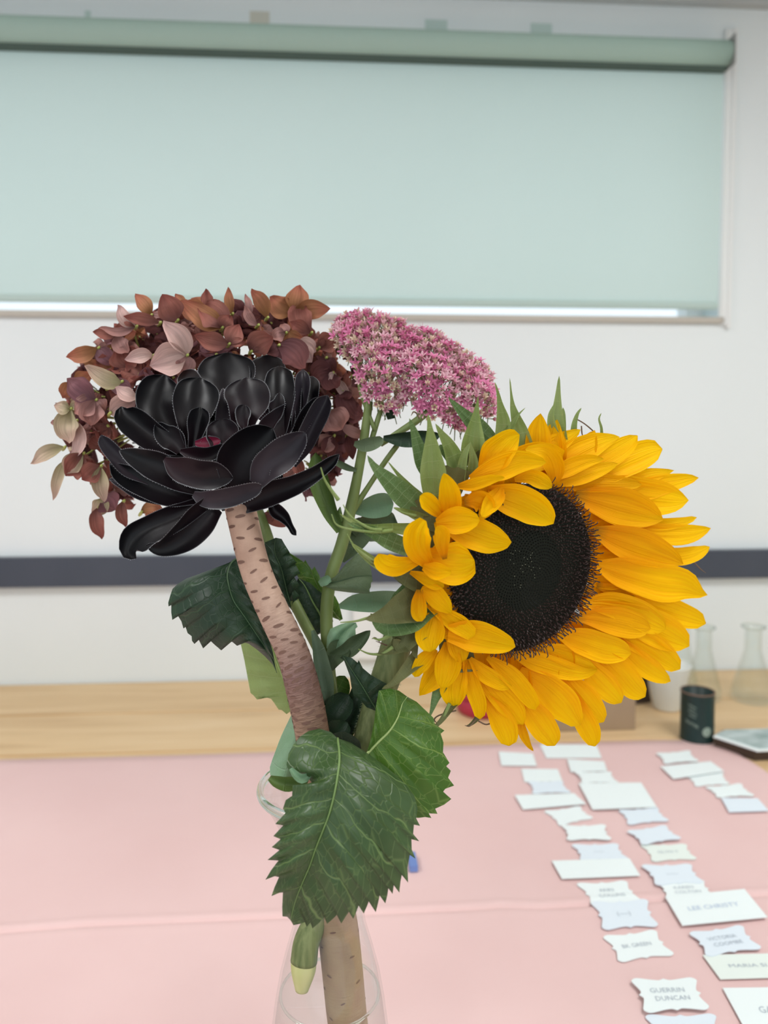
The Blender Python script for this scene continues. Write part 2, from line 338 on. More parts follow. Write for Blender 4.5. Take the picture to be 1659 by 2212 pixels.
# a petal or leaf: a curved surface along a midrib; control points (x, y, half width, depth)
def blade(name, ctrl, m, org, nu=14, nv=4, cup=0.0, roll=0.0, pleat=0.0, rnd=0.05, wav=0.0, thick=0.0, margin=False, seed=0, tip_curl=0.0, cil=False):
    c = catmull(ctrl, nu)
    c3 = []; vs = []; uv = []; fs = []; mi = []
    ss = [j/nv for j in range(-nv, nv+1)]
    for i, (x, y, w, d) in enumerate(c):
        t = i/nu
        x0, y0 = c[max(0, i-1)][:2]; x1, y1 = c[min(nu, i+1)][:2]
        l = math.hypot(x1-x0, y1-y0) or 1; nx, ny = -(y1-y0)/l, (x1-x0)/l
        w = max(w, 0.4)
        if t > 1-rnd: w *= max(0.12, math.sqrt(max(0, 1-((t-(1-rnd))/rnd)**2)))
        row = list(ss)
        if margin:
            e = max(0.5, 1-1.3/max(w, 3)); row = [-1]+[s*e for s in ss]+[1]
        wm = w*d/F
        for s in row:
            wa = wav*math.sin(t*9+seed+s*2.5)*abs(s)*(0.3+t)
            # depth relief: cupping, roll, lengthwise pleats
            dd = -cup*wm*s*s*2 + roll*wm*s - pleat*wm*math.cos(s*math.pi*2.2)*min(1, (1-t)*2+0.25) + wa*wm - tip_curl*t**3*0.02
            pw = w*(1+wav*0.25*math.sin(t*13+seed*2+(s > 0)*1.7))
            vs.append(P(x+nx*pw*s, y+ny*pw*s, d+dd)); uv.append((t, s))
    nr = len(row)
    for i in range(nu):
        for j in range(nr-1):
            fs.append((i*nr+j, (i+1)*nr+j, (i+1)*nr+j+1, i*nr+j+1)); mi.append(1 if margin and j in (0, nr-2) else 0)
    if thick:
        off = len(vs); nt_ = nu+1
        for i in range(nt_):
            for j in range(nr):
                s = uv[i*nr+j][1]
                vs.append(vs[i*nr+j]+FWD*thick*math.sqrt(max(0, 1-s*s))*min(1, (nu-i)/2+0.15)); uv.append(uv[i*nr+j])
        for i in range(nu):
            for j in range(nr-1): fs.append((off+i*nr+j, off+i*nr+j+1, off+(i+1)*nr+j+1, off+(i+1)*nr+j)); mi.append(1 if margin and j in (0, nr-2) else 0)
        for j in range(nr-1): fs.append((nu*nr+j, off+nu*nr+j, off+nu*nr+j+1, nu*nr+j+1)); mi.append(1 if margin else 0)
    mats = m if isinstance(m, list) else [m]
    if cil:                                            # fine hairs along the margin
        for side in (0, nr-1):
            for i in range(int(nu*0.25), nu):
                a, b = vs[i*nr+side], vs[(i+1)*nr+side]; inn = vs[i*nr+(1 if side == 0 else nr-2)]
                outd = (a-inn).normalized(); L_ = (b-a).length; k = max(1, int(L_/0.0011))
                for q in range(k):
                    p = a+(b-a)*(q/k); e = (b-a).normalized()*0.00016
                    o = len(vs); vs += [p-e, p+e, p+outd*random.uniform(0.0004, 0.0009)+(b-a).normalized()*0.0003]; uv += [(1, 1)]*3
                    fs.append((o, o+1, o+2)); mi.append(2)
    return mesh(name, vs, fs, mats, mi, uv, True, org)
# a leaf traced by its outline: two edge lines from base to tip either side of the midrib
def outline_leaf(name, mid, left, right, m, org, T, bulge=0.004, quilt=0.0012, nq=7, rows=9, fold=None, dl=None, dr=None, parent=None, midr=0.0009, midmat=None, label=None, mmk=0.96):
    mc = [(*T(x, y), d) for x, y, d in mid]
    ms = catmull([(a, b, 0, d) for a, b, d in mc], 60)
    def midat(f):
        q = min(59.999, max(0, f*60)); i = int(q); t = q-i
        return [a+(b-a)*t for a, b in zip(ms[i], ms[i+1])]
    vs = []; fs = []; uv = []
    for sgn, edge, de in ((-1, left, dl), (1, right, dr)):
        pts = [T(*p) for p in edge]
        fine = []
        for a, b in zip(pts, pts[1:]):
            k = max(1, int(math.hypot(a[0]-b[0], a[1]-b[1])/7))
            for i in range(k): fine.append((a[0]+(b[0]-a[0])*i/k, a[1]+(b[1]-a[1])*i/k))
        fine.append(pts[-1])
        Ls = [0]
        for a, b in zip(fine, fine[1:]): Ls.append(Ls[-1]+math.hypot(a[0]-b[0], a[1]-b[1]))
        # smooth parameter so teeth do not shear the veins
        off = len(vs); n = len(fine)
        for i, e in enumerate(fine):
            f = Ls[i]/Ls[-1]; mx, my, _, md = midat(f**1.4*mmk if f < 1 else 1.0)
            ed = md + (de[0]+(de[1]-de[0])*f if de else 0)
            for r in range(rows+1):
                t = r/rows
                px = mx+(e[0]-mx)*t; py = my+(e[1]-my)*t
                bl = -bulge*math.sin(math.pi*t)*math.sin(math.pi*min(1, f*1.05)) - quilt*math.cos(2*math.pi*nq*f)*math.sin(math.pi*t*0.9)
                vs.append(P(px, py, md+(ed-md)*t*t+bl)); uv.append((f, sgn*t))
        R_ = rows+1
        for i in range(n-1):
            for r in range(rows):
                q = (off+i*R_+r, off+(i+1)*R_+r, off+(i+1)*R_+r+1, off+i*R_+r+1); fs.append(q if sgn > 0 else q[::-1])
    me = mesh(name, vs, fs, [m], None, uv, True, org)
    o = link('leaf', me, parent, label=label)
    if midr:
        pts = [P(a, b, d-0.0004) for a, b, _, d in ms[::6]]
        tm, _ = tube('midrib', pts, [midr*(1-0.75*i/10) for i in range(len(pts))], midmat or M['vein'], 6, org=org)
        link('midrib', tm, o)
    return o
M['vein'] = mat('pale_green_vein', (0.16, 0.25, 0.08), 0.5); M['vein_dark'] = mat('dull_green_vein', (0.06, 0.11, 0.05), 0.5); M['vein_lime'] = mat('lime_vein', (0.38, 0.48, 0.18), 0.5)

# ---------------------------------------------------------------- room
TZ = 0.75; WY = 1.68; XL, XR, YB = -2.4, 2.2, -2.6
wx1 = PY(1566, 400, WY).x; wz1 = PY(830, 70, WY).z; wz0 = PY(830, 679, WY).z
def multi(name, boxes, m, bev=0, **kw):
    vs = []; fs = []
    for lo, hi in boxes:
        o = len(vs); vs += [(x, y, z) for x in (lo[0], hi[0]) for y in (lo[1], hi[1]) for z in (lo[2], hi[2])]
        fs += [tuple(o+i for i in f) for f in ((0, 1, 3, 2), (4, 6, 7, 5), (0, 4, 5, 1), (2, 3, 7, 6), (0, 2, 6, 4), (1, 5, 7, 3))]
    return link(name, mesh(name, vs, fs, [m], None, None, False), **kw)
wl = -1.95
multi('wall_back', [((XL, WY, 0), (XR, WY+0.2, wz0)), ((XL, WY, wz1), (XR, WY+0.2, ZC)), ((wx1, WY, wz0), (XR, WY+0.2, wz1)), ((XL, WY, wz0), (wl, WY+0.2, wz1))], M['wall'], kind='structure')
multi('wall_left', [((XL-0.1, YB, 0), (XL, WY+0.2, ZC))], M['wall'], kind='structure')
multi('wall_right', [((XR, YB, 0), (XR+0.1, WY+0.2, ZC))], M['wall'], kind='structure')
multi('floor', [((XL-0.1, YB, -0.1), (XR+0.1, WY+0.2, 0))], M['floor'], kind='structure')
ceil = multi('ceiling', [((XL-0.1, YB, ZC+0.03), (XR+0.1, WY+0.2, ZC+0.12))], M['ceil'], kind='structure')
gx0 = PZ(1538, 12, ZC).x
tile = None; xs = [gx0+0.6*k for k in range(-6, 3)]; ys = [WY-0.02-0.6*k for k in range(0, 8)]
lampcells = set()
for x in xs:
    for y in ys:
        x0, x1 = max(x+0.012, XL), min(x+0.588, XR); y1, y0 = y-0.012, max(y-0.588, YB)
        if x1-x0 < 0.05: continue
        if tile is None or abs(x1-x0-0.576) > 1e-3 or abs(y1-y0-0.576) > 1e-3:
            me_ = boxm('ceiling_tile', (-(x1-x0)/2, -(y1-y0)/2, -0.012), ((x1-x0)/2, (y1-y0)/2, 0.012), M['ceil'], 0.002)
            if abs(x1-x0-0.576) < 1e-3 and abs(y1-y0-0.576) < 1e-3: tile = me_
        else: me_ = tile
        link('ceiling_tile', me_, ceil, ((x0+x1)/2, (y0+y1)/2, ZC+0.018))
gb = []
for x in xs: gb.append(((max(XL, x-0.012), YB, ZC-0.004), (min(XR, x+0.012), WY, ZC+0.03)))
for y in ys[1:]: gb.append(((XL, y-0.012, ZC-0.0035), (XR, y+0.012, ZC+0.029)))
for lo, hi in gb: 
    if hi[0] > lo[0]: link('grid_bar', boxm('grid_bar', lo, hi, M['grid']), ceil)
link('wall_angle', boxm('wall_angle', (XL, WY-0.022, ZC-0.012), (XR, WY, ZC+0.004), M['grid']), ceil)
for i, (x, y) in enumerate(LAMPS):
    t = thing('ceiling_light', (x, y, ZC-0.05), 'square white ceiling light panel, ' + ('near left', 'near right', 'far left', 'far right')[i] + ' above the table', 'ceiling light', 'square ceiling light panels')
    link('frame', boxm('frame', (-0.31, -0.31, 0.002), (0.31, 0.31, 0.045), M['white'], 0.003), t); link('diffuser', boxm('diffuser', (-0.285, -0.285, -0.004), (0.285, 0.285, 0.004), M['lampd'], 0.001), t)
# window behind the blind
win = multi('window_1', [((wl, WY+0.09, wz0), (wx1, WY+0.14, wz0+0.012)), ((wl, WY+0.09, wz1-0.05), (wx1, WY+0.14, wz1)), ((wx1-0.04, WY+0.09, wz0), (wx1, WY+0.14, wz1)), ((wl, WY+0.09, wz0), (wl+0.04, WY+0.14, wz1))], M['white'], kind='structure')
link('window_pane', boxm('window_pane', (wl+0.04, WY+0.112, wz0+0.012), (wx1-0.04, WY+0.118, wz1-0.05), M['pane']), win)
zs = PY(830, 693, WY).z
link('window_sill', boxm('window_sill', (wl, WY-0.012, zs), (PY(1560, 690, WY).x, WY+0.0, wz0), M['sill'], 0.002), win)
wf0 = PY(1560, 400, WY-0.01).x; wf1 = PY(1581, 400, WY-0.01).x
link('window_trim', boxm('window_trim', (wf0, WY-0.010, zs-0.004), (wf1, WY+0.0, wz1+0.03), M['white'], 0.003), win)
link('window_trim', boxm('window_trim', (wf1-0.006, WY-0.014, zs-0.01), (wf1+0.004, WY+0.0, wz1+0.03), M['white'], 0.002), win)
# rail
r0 = PY(830, 1255, WY).z; r1 = PY(830, 1194, WY).z
multi('trim_1', [((XL, WY-0.022, r0), (XR, WY, r1))], M['rail'], kind='structure')
# roller blind
by = WY-0.045; rz = PY(830, 92, by).z; rr = 0.027
bl = thing('roller_blind', (0, by, rz), 'wide sage green roller blind pulled down over the window', 'blind')
O = Vector((0, by, rz))
bx1 = PY(1556, 400, by+0.02).x; zb0 = PY(830, 657, by+0.02).z
vs = []; fs = []; nx_, nz_ = 60, 12
for i in range(nx_+1):
    x = wl+(bx1-wl)*i/nx_
    for j in range(nz_+1):
        z = zb0+(rz-zb0)*j/nz_; vs.append((x, by+0.020+0.0025*math.sin(x*5+1)*(1-j/nz_)+0.0015*math.sin(x*2.1+j*0.2), z))
for i in range(nx_):
    for j in range(nz_): fs.append((i*(nz_+1)+j, (i+1)*(nz_+1)+j, (i+1)*(nz_+1)+j+1, i*(nz_+1)+j+1))
link('blind_fabric', mesh('blind_fabric', vs, fs, [M['blind']], None, None, True, O), bl)
rx1 = PY(1572, 110, by).x
tm, _ = tube('fabric_roll', [(wl, by, rz), (0, by, rz), (rx1, by, rz)], [rr]*3, M['roller'], 28, org=O); link('fabric_roll', tm, bl)
link('roll_underside', boxm('roll_underside', (wl, by-0.004, rz-0.034), (rx1-0.002, by+0.017, rz-0.024), M['roll_shade'], 0.001, O), bl)  # added dark strip standing in for the shade between roll and fabric
link('bottom_bar', boxm('bottom_bar', (wl, by+0.014, zb0-0.004), (bx1-0.0, by+0.026, zb0+0.012), M['blind'], 0.003, O), bl)
link('bracket', boxm('bracket', (rx1+0.001, by-0.028, rz-0.032), (rx1+0.004, WY, rz+0.032), M['alu'], 0.001, O), bl)
link('end_plug', lathe('end_plug', [(0, 0), (0.012, 0), (0.012, 0.006), (0, 0.006)], M['grid'], 20), bl).matrix_local = Matrix.Translation(Vector((rx1+0.0, 0, 0))) @ Matrix.Rotation(math.pi/2, 4, 'Y')
for x0, x1, y0, y1, mm, lb in ((540, 582, 26, 62, 'tapeb', 'beige scrap of tape on the wall above the blind roll'), (918, 966, 44, 82, 'tapeg', 'pale green tape scrap above the blind, left of its twin'), (1146, 1192, 52, 90, 'tapeg', 'pale green tape scrap above the blind, nearest the window corner'), (184, 196, 24, 44, 'tapeg', 'tiny green tape scrap above the left end of the blind')):
    a = PY(x0, y1, WY); b = PY(x1, y0, WY); c_ = Vector(((a.x+b.x)/2, WY-0.001, (a.z+b.z)/2))
    link('tape_scrap', boxm('tape_scrap', (a.x, WY-0.0016, a.z), (b.x, WY-0.0002, b.z), M[mm], 0, c_), None, c_, lb, 'tape', 'tape scraps above the blind')
# ---------------------------------------------------------------- workbench
wb = thing('workbench', (0, WY-0.8, 0), 'pale beech plank workbench along the wall, under the pink cloth', 'table')
O = Vector((0, WY-0.8, 0)); yy = WY-0.004; k = 0
bxl, bxr = -1.9, 1.75
while yy > 0.0:
    w = 0.186; link('plank', boxm('plank', (bxl, yy-w+0.002, TZ-0.035), (bxr, yy, TZ), M['wood'], 0.0025, O), wb); yy -= w+0.0005
ynear = yy+0.0025
for x in (bxl+0.05, bxr-0.13):
    for y in (ynear+0.04, WY-0.14): link('leg', boxm('leg', (x, y, 0), (x+0.08, y+0.08, TZ-0.035), M['wood'], 0.004, O), wb)
for y in (ynear+0.06, WY-0.12): link('apron', boxm('apron', (bxl+0.1, y, TZ-0.12), (bxr-0.1, y+0.03, TZ-0.036), M['wood'], 0.002, O), wb)
# pink cloth
edge_px = [(-300, 1648), (0, 1640), (400, 1630), (760, 1618), (1100, 1606), (1400, 1598), (1500, 1598), (1545, 1603), (1580, 1618), (1625, 1645), (1659, 1668), (1740, 1722), (1850, 1800), (2020, 1940)]
EP = [PZ(x, y, TZ+0.003) for x, y in edge_px]
EP = [Vector((bxl+0.2, EP[0].y-0.0, 0))]+EP+[Vector((EP[-1].x+0.02, ynear+0.03, 0))]
def farY(x):
    for a, b in zip(EP, EP[1:]):
        if a.x <= x <= b.x: return a.y+(b.y-a.y)*(x-a.x)/max(1e-6, b.x-a.x)
    return EP[-1].y
CR = [PZ(*p, TZ) for p in ((-300, 2032), (0, 2019), (180, 2005), (600, 1987), (900, 1975), (1040, 1968), (1085, 1963), (1160, 1967), (1420, 1950), (1659, 1938), (1900, 1925), (2600, 1890))]
def creaseY(x):
    for a, b in zip(CR, CR[1:]):
        if a.x <= x <= b.x: return a.y+(b.y-a.y)*(x-a.x)/(b.x-a.x)
    return 99
def cloth_h(x, y):
    d = y-creaseY(x)
    return -0.0030*math.exp(-(d/0.0028)**2) + 0.0013*math.exp(-((d-0.009)/0.006)**2) + 0.0006*math.exp(-((d+0.010)/0.008)**2) + 0.0004*noise.noise(Vector((x*6, y*6, 0)))
def cloth_z(x, y): return TZ+0.0030+cloth_h(x, y)
xs_ = sorted(set([EP[0].x+(EP[-2].x-EP[0].x)*i/150 for i in range(151)]+[e.x for e in EP[1:-1]]))
vs = []; fs = []; y0 = ynear+0.03
for x in xs_:
    fy = farY(x); cy = min(creaseY(x), fy-0.02)
    cols = [y0+(cy-0.02-y0)*j/16 for j in range(16)]+[cy-0.02+0.04*j/20 for j in range(20)]
    cy2 = cy+0.02; cols += [cy2+(fy-cy2)*j/16 for j in range(17)]
    if fy < creaseY(x)+0.03: cols = [y0+(fy-y0)*j/52 for j in range(53)]
    for y in cols: vs.append((x, y, cloth_z(x, y) if y < fy-1e-6 else TZ+0.0022))
nr = 53
for i in range(len(xs_)-1):
    for j in range(nr-1): fs.append((i*nr+j, (i+1)*nr+j, (i+1)*nr+j+1, i*nr+j+1))
    fs.append((i*nr+nr-1, (i+1)*nr+nr-1, len(vs)+i+1, len(vs)+i))
for x in xs_: vs.append((x, farY(x)+0.0008, TZ+0.0004))
O = Vector((0, 0.7, TZ))
link('tablecloth', mesh('tablecloth', vs, fs, [M['cloth']], None, None, True, O), None, O, 'smooth pink cotton tablecloth with a long fold line', 'tablecloth')
# ---------------------------------------------------------------- cards
def side_inset(t):
    c = 0.085*max(0, math.sin(math.pi*min(1, max(0, (t-0.10)/0.8))))**1.2
    return c-0.055*math.exp(-((t-0.5)/0.045)**2)
def card_outline(kind):
    if kind == 'r': return [(0, 0), (1, 0), (1, 1), (0, 1)]
    pts = []; n = 26
    for sd in range(4):
        for i in range(n):
            t = i/n
            if t < 0.11: q = t/0.11; a = math.pi/4+math.pi/4*q; px, py = 0.11-0.11*math.cos(a), 0.11-0.11*math.sin(a)
            elif t > 0.89: q = (1-t)/0.11; a = math.pi/4+math.pi/4*q; px, py = 1-0.11+0.11*math.cos(a), 0.11-0.11*math.sin(a)
            else: px, py = t, side_inset(t)
            pts.append([(px, py), (1-py, px), (1-px, 1-py), (py, 1-px)][sd])
    return pts
def text_mesh(s):
    cu = bpy.data.curves.new('t', 'FONT'); cu.body = s; cu.size = 1; cu.resolution_u = 2; cu.align_x = 'CENTER'; cu.align_y = 'CENTER'
    o = bpy.data.objects.new('t', cu); COL.objects.link(o); bpy.context.view_layer.update()
    me = bpy.data.meshes.new_from_object(o.evaluated_get(bpy.context.evaluated_depsgraph_get())); bpy.data.objects.remove(o); return me
CARDS = [
 ('r', 'card', [(1166,1609),(1288,1609),(1300,1638),(1180,1638)], None, 'white oblong card at the far end of the middle row, touching the sunflower outline'),
 ('r', 'card', [(1077,1624),(1151,1628),(1160,1655),(1083,1654)], None, 'small white card lying alone at the far left of all cards'),
 ('r', 'card', [(1225,1640),(1305,1645),(1312,1666),(1233,1668)], None, 'small white card just below the far oblong card of the middle row'),
 ('s', 'card', [(1240,1667),(1320,1667),(1337,1692),(1257,1692)], None, 'small white card tucked against the top of the largest plain card'),
 ('r', 'card', [(1126,1661),(1205,1662),(1215,1688),(1133,1690)], None, 'small white card second from the far end of the left row'),
 ('s', 'card_blue', [(1140,1688),(1215,1687),(1235,1713),(1150,1716)], None, 'small bluish card above the first wide strip of the left row'),
 ('r', 'card', [(1112,1718),(1240,1714),(1266,1737),(1130,1749)], None, 'wide plain white strip in the upper part of the left row'),
 ('r', 'card', [(1250,1692),(1385,1691),(1419,1744),(1280,1749)], None, 'largest plain white card high in the middle row'),
 ('s', 'card', [(1173,1752),(1252,1741),(1283,1768),(1210,1786)], None, 'tilted wavy-edged card just under the upper wide strip of the left row'),
 ('s', 'card_blue', [(1335,1750),(1420,1744),(1447,1774),(1357,1783)], None, 'bluish wavy card right under the largest plain card'),
 ('s', 'card', [(1213,1783),(1308,1781),(1322,1815),(1225,1816)], None, 'wavy-edged card below the tilted one in the left row'),
 ('s', 'card_blue', [(1352,1795),(1437,1782),(1474,1812),(1388,1826)], None, 'tilted bluish wavy card above the cream card of the middle row'),
 ('s', 'card_cream', [(1381,1824),(1482,1823),(1507,1857),(1410,1863)], 'GLYN Y|', 'cream wavy-edged card in the middle row'),
 ('s', 'card_blue', [(1233,1824),(1334,1822),(1360,1858),(1255,1860)], '-----|', 'bluish wavy card lapping the lower wide strip of the left row'),
 ('r', 'card', [(1192,1860),(1360,1855),(1383,1892),(1214,1899)], None, 'wide plain white strip low in the left row with a curled corner'),
 ('s', 'card_blue', [(1383,1868),(1492,1866),(1522,1908),(1418,1914)], '------|', 'bluish wavy card under the cream card of the middle row'),
 ('s', 'card', [(1243,1908),(1352,1902),(1390,1950),(1280,1958)], 'ANN|COLLINS', 'wavy-edged card under the low wide strip, overlapping the card below it'),
 ('s', 'card_blue', [(1275,1948),(1398,1942),(1424,2002),(1303,2010)], '(----)|', 'bluish wavy card lying across the fold of the cloth in the left row'),
 ('s', 'card', [(1418,1905),(1518,1900),(1550,1940),(1440,1946)], 'KAREN|COLTON', 'wavy-edged card lapping the big card with blue writing'),
 ('r', 'card', [(1437,1938),(1608,1921),(1658,1982),(1474,2000)], 'LEE CHRISTY|', 'big plain white card with faint blue writing near the right edge'),
 ('s', 'card', [(1300,2022),(1415,2008),(1459,2064),(1338,2080)], 'BK GREEN|', 'tilted wavy-edged card alone below the cloth fold in the left row'),
 ('r', 'card_cream', [(1518,2064),(1680,2060),(1722,2111),(1556,2116)], 'MARIA SI|', 'plain cream oblong card cut by the right frame edge, under a blue wavy card'),
 ('s', 'card_blue', [(1486,2014),(1602,1998),(1648,2050),(1528,2068)], 'VICTORIA|COOMBE', 'bluish wavy card lapping the cream oblong card at the right edge'),
 ('s', 'card', [(1361,2114),(1502,2112),(1535,2181),(1393,2189)], 'GUERRIN|DUNCAN', 'large white wavy-edged card with two lines of writing near the bottom of the picture'),
 ('s', 'card_blue', [(1391,2192),(1545,2190),(1570,2262),(1425,2270)], None, 'bluish wavy card cut off by the bottom edge of the picture'),
 ('r', 'card', [(1561,2135),(1725,2133),(1780,2232),(1618,2240)], 'GARY|', 'plain white card in the bottom right corner with large pencilled letters'),
 ('s', 'card', [(1416,1627),(1490,1621),(1511,1645),(1435,1651)], None, 'small wavy card at the far end of the right row'),
 ('r', 'card', [(1427,1656),(1535,1645),(1564,1666),(1455,1683)], None, 'oblong white card second in the right row'),
 ('s', 'card', [(1478,1675),(1562,1668),(1577,1695),(1503,1700)], None, 'wavy white card lapping the oblong card of the right row'),
 ('s', 'card', [(1522,1700),(1600,1692),(1632,1720),(1550,1724)], None, 'wavy white card fourth in the right row'),
 ('r', 'card_blue', [(1558,1724),(1637,1725),(1661,1752),(1575,1755)], None, 'bluish card at the near end of the right row'),
]
for n_, (kd, mm, quad, txt, lb) in enumerate(CARDS):
    zc = TZ+0.0042+(n_ % 4)*0.0009
    q = [PZ(x, y, zc) for x, y in quad]
    cen = (q[0]+q[1]+q[2]+q[3])/4
    def bil(u, v, z=0): # u right, v down
        p = (q[0]*(1-u)+q[1]*u)*(1-v)+(q[3]*(1-u)+q[2]*u)*v
        h = max(0, cloth_z(p.x, p.y)+0.0006-zc)*0.8
        return Vector((p.x, p.y, zc+z+h))
    ol = card_outline(kd)
    if kd == 'r':
        ol = [(i/10, 0) for i in range(10)]+[(1, i/10) for i in range(10)]+[(1-i/10, 1) for i in range(10)]+[(0, 1-i/10) for i in range(10)]
    ol = ol[::-1]
    n = len(ol)
    rings = [1.0, 0.66, 0.33]
    vs = [bil(0.5+(u-0.5)*k_, 0.5+(v-0.5)*k_, 0.0006) for k_ in rings for u, v in ol]+[bil(0.5, 0.5, 0.0006)]
    fs = []
    for r_ in range(2):
        for i in range(n): j = (i+1) % n; fs.append((r_*n+i, r_*n+j, (r_+1)*n+j, (r_+1)*n+i))
    for i in range(n): fs.append((2*n+i, 2*n+(i+1) % n, 3*n))
    o_ = len(vs); vs += [bil(u, v, 0.0) for u, v in ol]
    for i in range(n): j = (i+1) % n; fs.append((i, o_+i, o_+j, j))
    fs.append(tuple(o_+i for i in range(n-1, -1, -1)))
    co = link('name_card', mesh('name_card', vs, fs, [M[mm]], None, None, False, cen), None, cen, lb, 'card', 'white name cards laid in rows on the pink cloth')
    if txt:
        lines = [t for t in txt.split('|') if t]
        for li, t in enumerate(lines):
            me = text_mesh(t); wd = max(v.co.x for v in me.vertices)*2 or 1
            big = 0.62 if kd == 'r' else 0.52
            hgt = 0.24; sx = min(big/wd, 0.13)
            cvv = 0.5 if len(lines) == 1 else 0.40+0.24*li
            for v in me.vertices: v.co = bil(0.48+0.03*li+v.co.x*sx, cvv-v.co.y*hgt*0.8, 0.0009)-cen
            me.materials.append(M['ink'] if 'LEE' in t else M['pencil']); link('handwriting', me, co)
# blue scrap near the vase
c_ = PZ(890, 1868, TZ+0.006); a = PZ(885, 1885, TZ+0.004); b = PZ(897, 1852, TZ+0.004)
link('paper_tab', boxm('paper_tab', (a.x, a.y, TZ+0.0042), (b.x, b.y, TZ+0.012), M['bluetab'], 0.0004, c_), None, c_, 'small blue paper tab on the cloth behind the big serrated leaf', 'paper')

# ---------------------------------------------------------------- things on the workbench
def at_table(px, py): return PZ(px, py, TZ)
def flask(px, pyb, htot, rbase, rneck, lb):
    c = at_table(px, pyb); t = thing('glass_flask', c, lb, 'flask', 'clear glass flasks on the bench')
    prof = [(0.0, 0.002), (rbase*0.9, 0.001), (rbase, 0.006), (rbase*0.97, 0.02), (rneck*1.15, htot*0.62), (rneck, htot*0.68), (rneck, htot*0.95), (rneck*1.35, htot), (rneck*1.25, htot*0.985), (rneck*0.88, htot*0.94), (rneck*0.88, htot*0.68), (rbase*0.9, 0.022), (rbase*0.85, 0.008), (0, 0.005)]
    link('flask_body', lathe('flask_body', prof, M['glass'], 32), t)
    link('flask_lip', lathe('flask_lip', [(rneck*1.3+0.0016*math.cos(a_*math.pi/4), htot+0.0016*math.sin(a_*math.pi/4)) for a_ in range(8)], M['lip'], 32, closed=True), t)
flask(1518, 1508, 0.148, 0.037, 0.016, 'clear conical glass flask standing behind the dark green tin')
flask(1624, 1512, 0.152, 0.042, 0.017, 'clear conical glass flask nearest the right edge of the picture')
flask(1470, 1486, 0.150, 0.035, 0.016, 'clear glass flask partly hidden by the sunflower petals')
# tin
c = at_table(1505, 1597); t = thing('tin_can', c, 'dark green printed open tin on the bench beyond the cloth', 'tin')
rt = 0.0285; ht = 0.088
link('can_body', lathe('can_body', [(0, 0.001), (rt, 0.001), (rt+0.0008, 0.003), (rt, 0.005), (rt, ht-0.003), (rt+0.0008, ht-0.001), (rt, ht), (rt-0.0015, ht-0.001), (rt-0.0015, 0.004), (0, 0.004)], M['tin'], 40), t)
link('can_rim', lathe('can_rim', [(rt+0.0012*math.cos(a_*math.pi/4), ht+0.0012*math.sin(a_*math.pi/4)) for a_ in range(8)], M['tinrim'], 40, closed=True), t)
def on_can(me, ang, z0, sx, sz, r, slope=0.0):
    for v in me.vertices:
        a_ = ang+v.co.x*sx/r; v.co = Vector((r*math.sin(a_), -r*math.cos(a_), z0+v.co.y*sz+v.co.x*sx*slope))
    me.materials.append(M['tinprint']); return me
def stripmesh(w, h, n=10):
    vs = [(w*(i/n-0.5), s*h/2, 0) for i in range(n+1) for s in (-1, 1)]
    return mesh('lettering', vs, [(2*i, 2*i+2, 2*i+3, 2*i+1) for i in range(n)], [], None, None, False)
for k_, zz in enumerate((0.068, 0.062, 0.056, 0.050)):
    link('printed_line', on_can(stripmesh(random.uniform(.011, .017), 0.0011), -0.75, zz, 1, 1, rt+0.0003, -0.35), t)
link('lettering', on_can(text_mesh('BAXTER'), -0.78, 0.036, 0.0062, 0.008, rt+0.0003, -0.35), t)
for an, rr_ in ((0.15, 0.0085), (1.05, 0.0085)):
    vs = [(0, 0, 0)]+[(rr_*math.cos(i*math.pi/12), rr_*math.sin(i*math.pi/12), 0) for i in range(24)]
    link('round_emblem', on_can(mesh('round_emblem', vs, [(0, i+1, (i+1) % 24+1) for i in range(24)], [], None, None, False), an, 0.024, 1, 1, rt+0.0004), t)
# white paper cup and dark card behind
c = at_table(1441, 1530); t = thing('paper_cup', c, 'white tapered paper cup behind the sunflower petals, left of the dark tin', 'cup')
link('cup_body', lathe('cup_body', [(0, 0.001), (0.024, 0.001), (0.025, 0.003), (0.043, 0.088), (0.0435, 0.089), (0.0425, 0.089), (0.024, 0.004), (0, 0.004)], M['potw'], 36), t)
link('cup_rim', lathe('cup_rim', [(0.0432+0.0012*math.cos(a_*math.pi/4), 0.089+0.0012*math.sin(a_*math.pi/4)) for a_ in range(8)], M['potw'], 36, closed=True), t)
c = at_table(1395, 1533)
me = boxm('leaning_card', (-0.03, -0.001, -0.0), (0.03, 0.001, 0.085), M['brown'], 0.0003)
o = link('leaning_card', me, None, c+Vector((0, 0.03, 0.0005)), 'dark brown card leaning beside the white paper cup', 'card'); o.rotation_euler = (R(-14), 0, R(20))
# cardboard box
a = at_table(1170, 1582); b = at_table(1383, 1587)
c = Vector(((a.x+b.x)/2, a.y+0.045, TZ)); t = thing('cardboard_box', c, 'low brown cardboard box behind the lower sunflower petals', 'box')
hw = (b.x-a.x)/2
link('box_body', boxm('box_body', (-hw, -0.045, 0.0005), (hw, 0.06, 0.075), M['cardboard'], 0.001), t)
link('box_flap', boxm('box_flap', (-hw-0.001, -0.047, 0.075), (hw+0.001, 0.008, 0.0765), M['cardboard'], 0.0005), t)
link('box_flap', boxm('box_flap', (-hw-0.001, 0.010, 0.075), (hw+0.001, 0.062, 0.0765), M['cardboard'], 0.0005), t)
c = at_table(1042, 1536)
t = thing('red_tin', c, 'dark red round tin on the bench behind the sunflower', 'tin')
link('tin_body', lathe('tin_body', [(0, 0.0005), (0.045, 0.0005), (0.050, 0.006), (0.052, 0.034), (0, 0.034)], M['red'], 36), t); link('tin_lid', lathe('tin_lid', [(0, 0.0345), (0.0535, 0.0345), (0.0545, 0.041), (0.053, 0.046), (0, 0.046)], M['red'], 36), t)
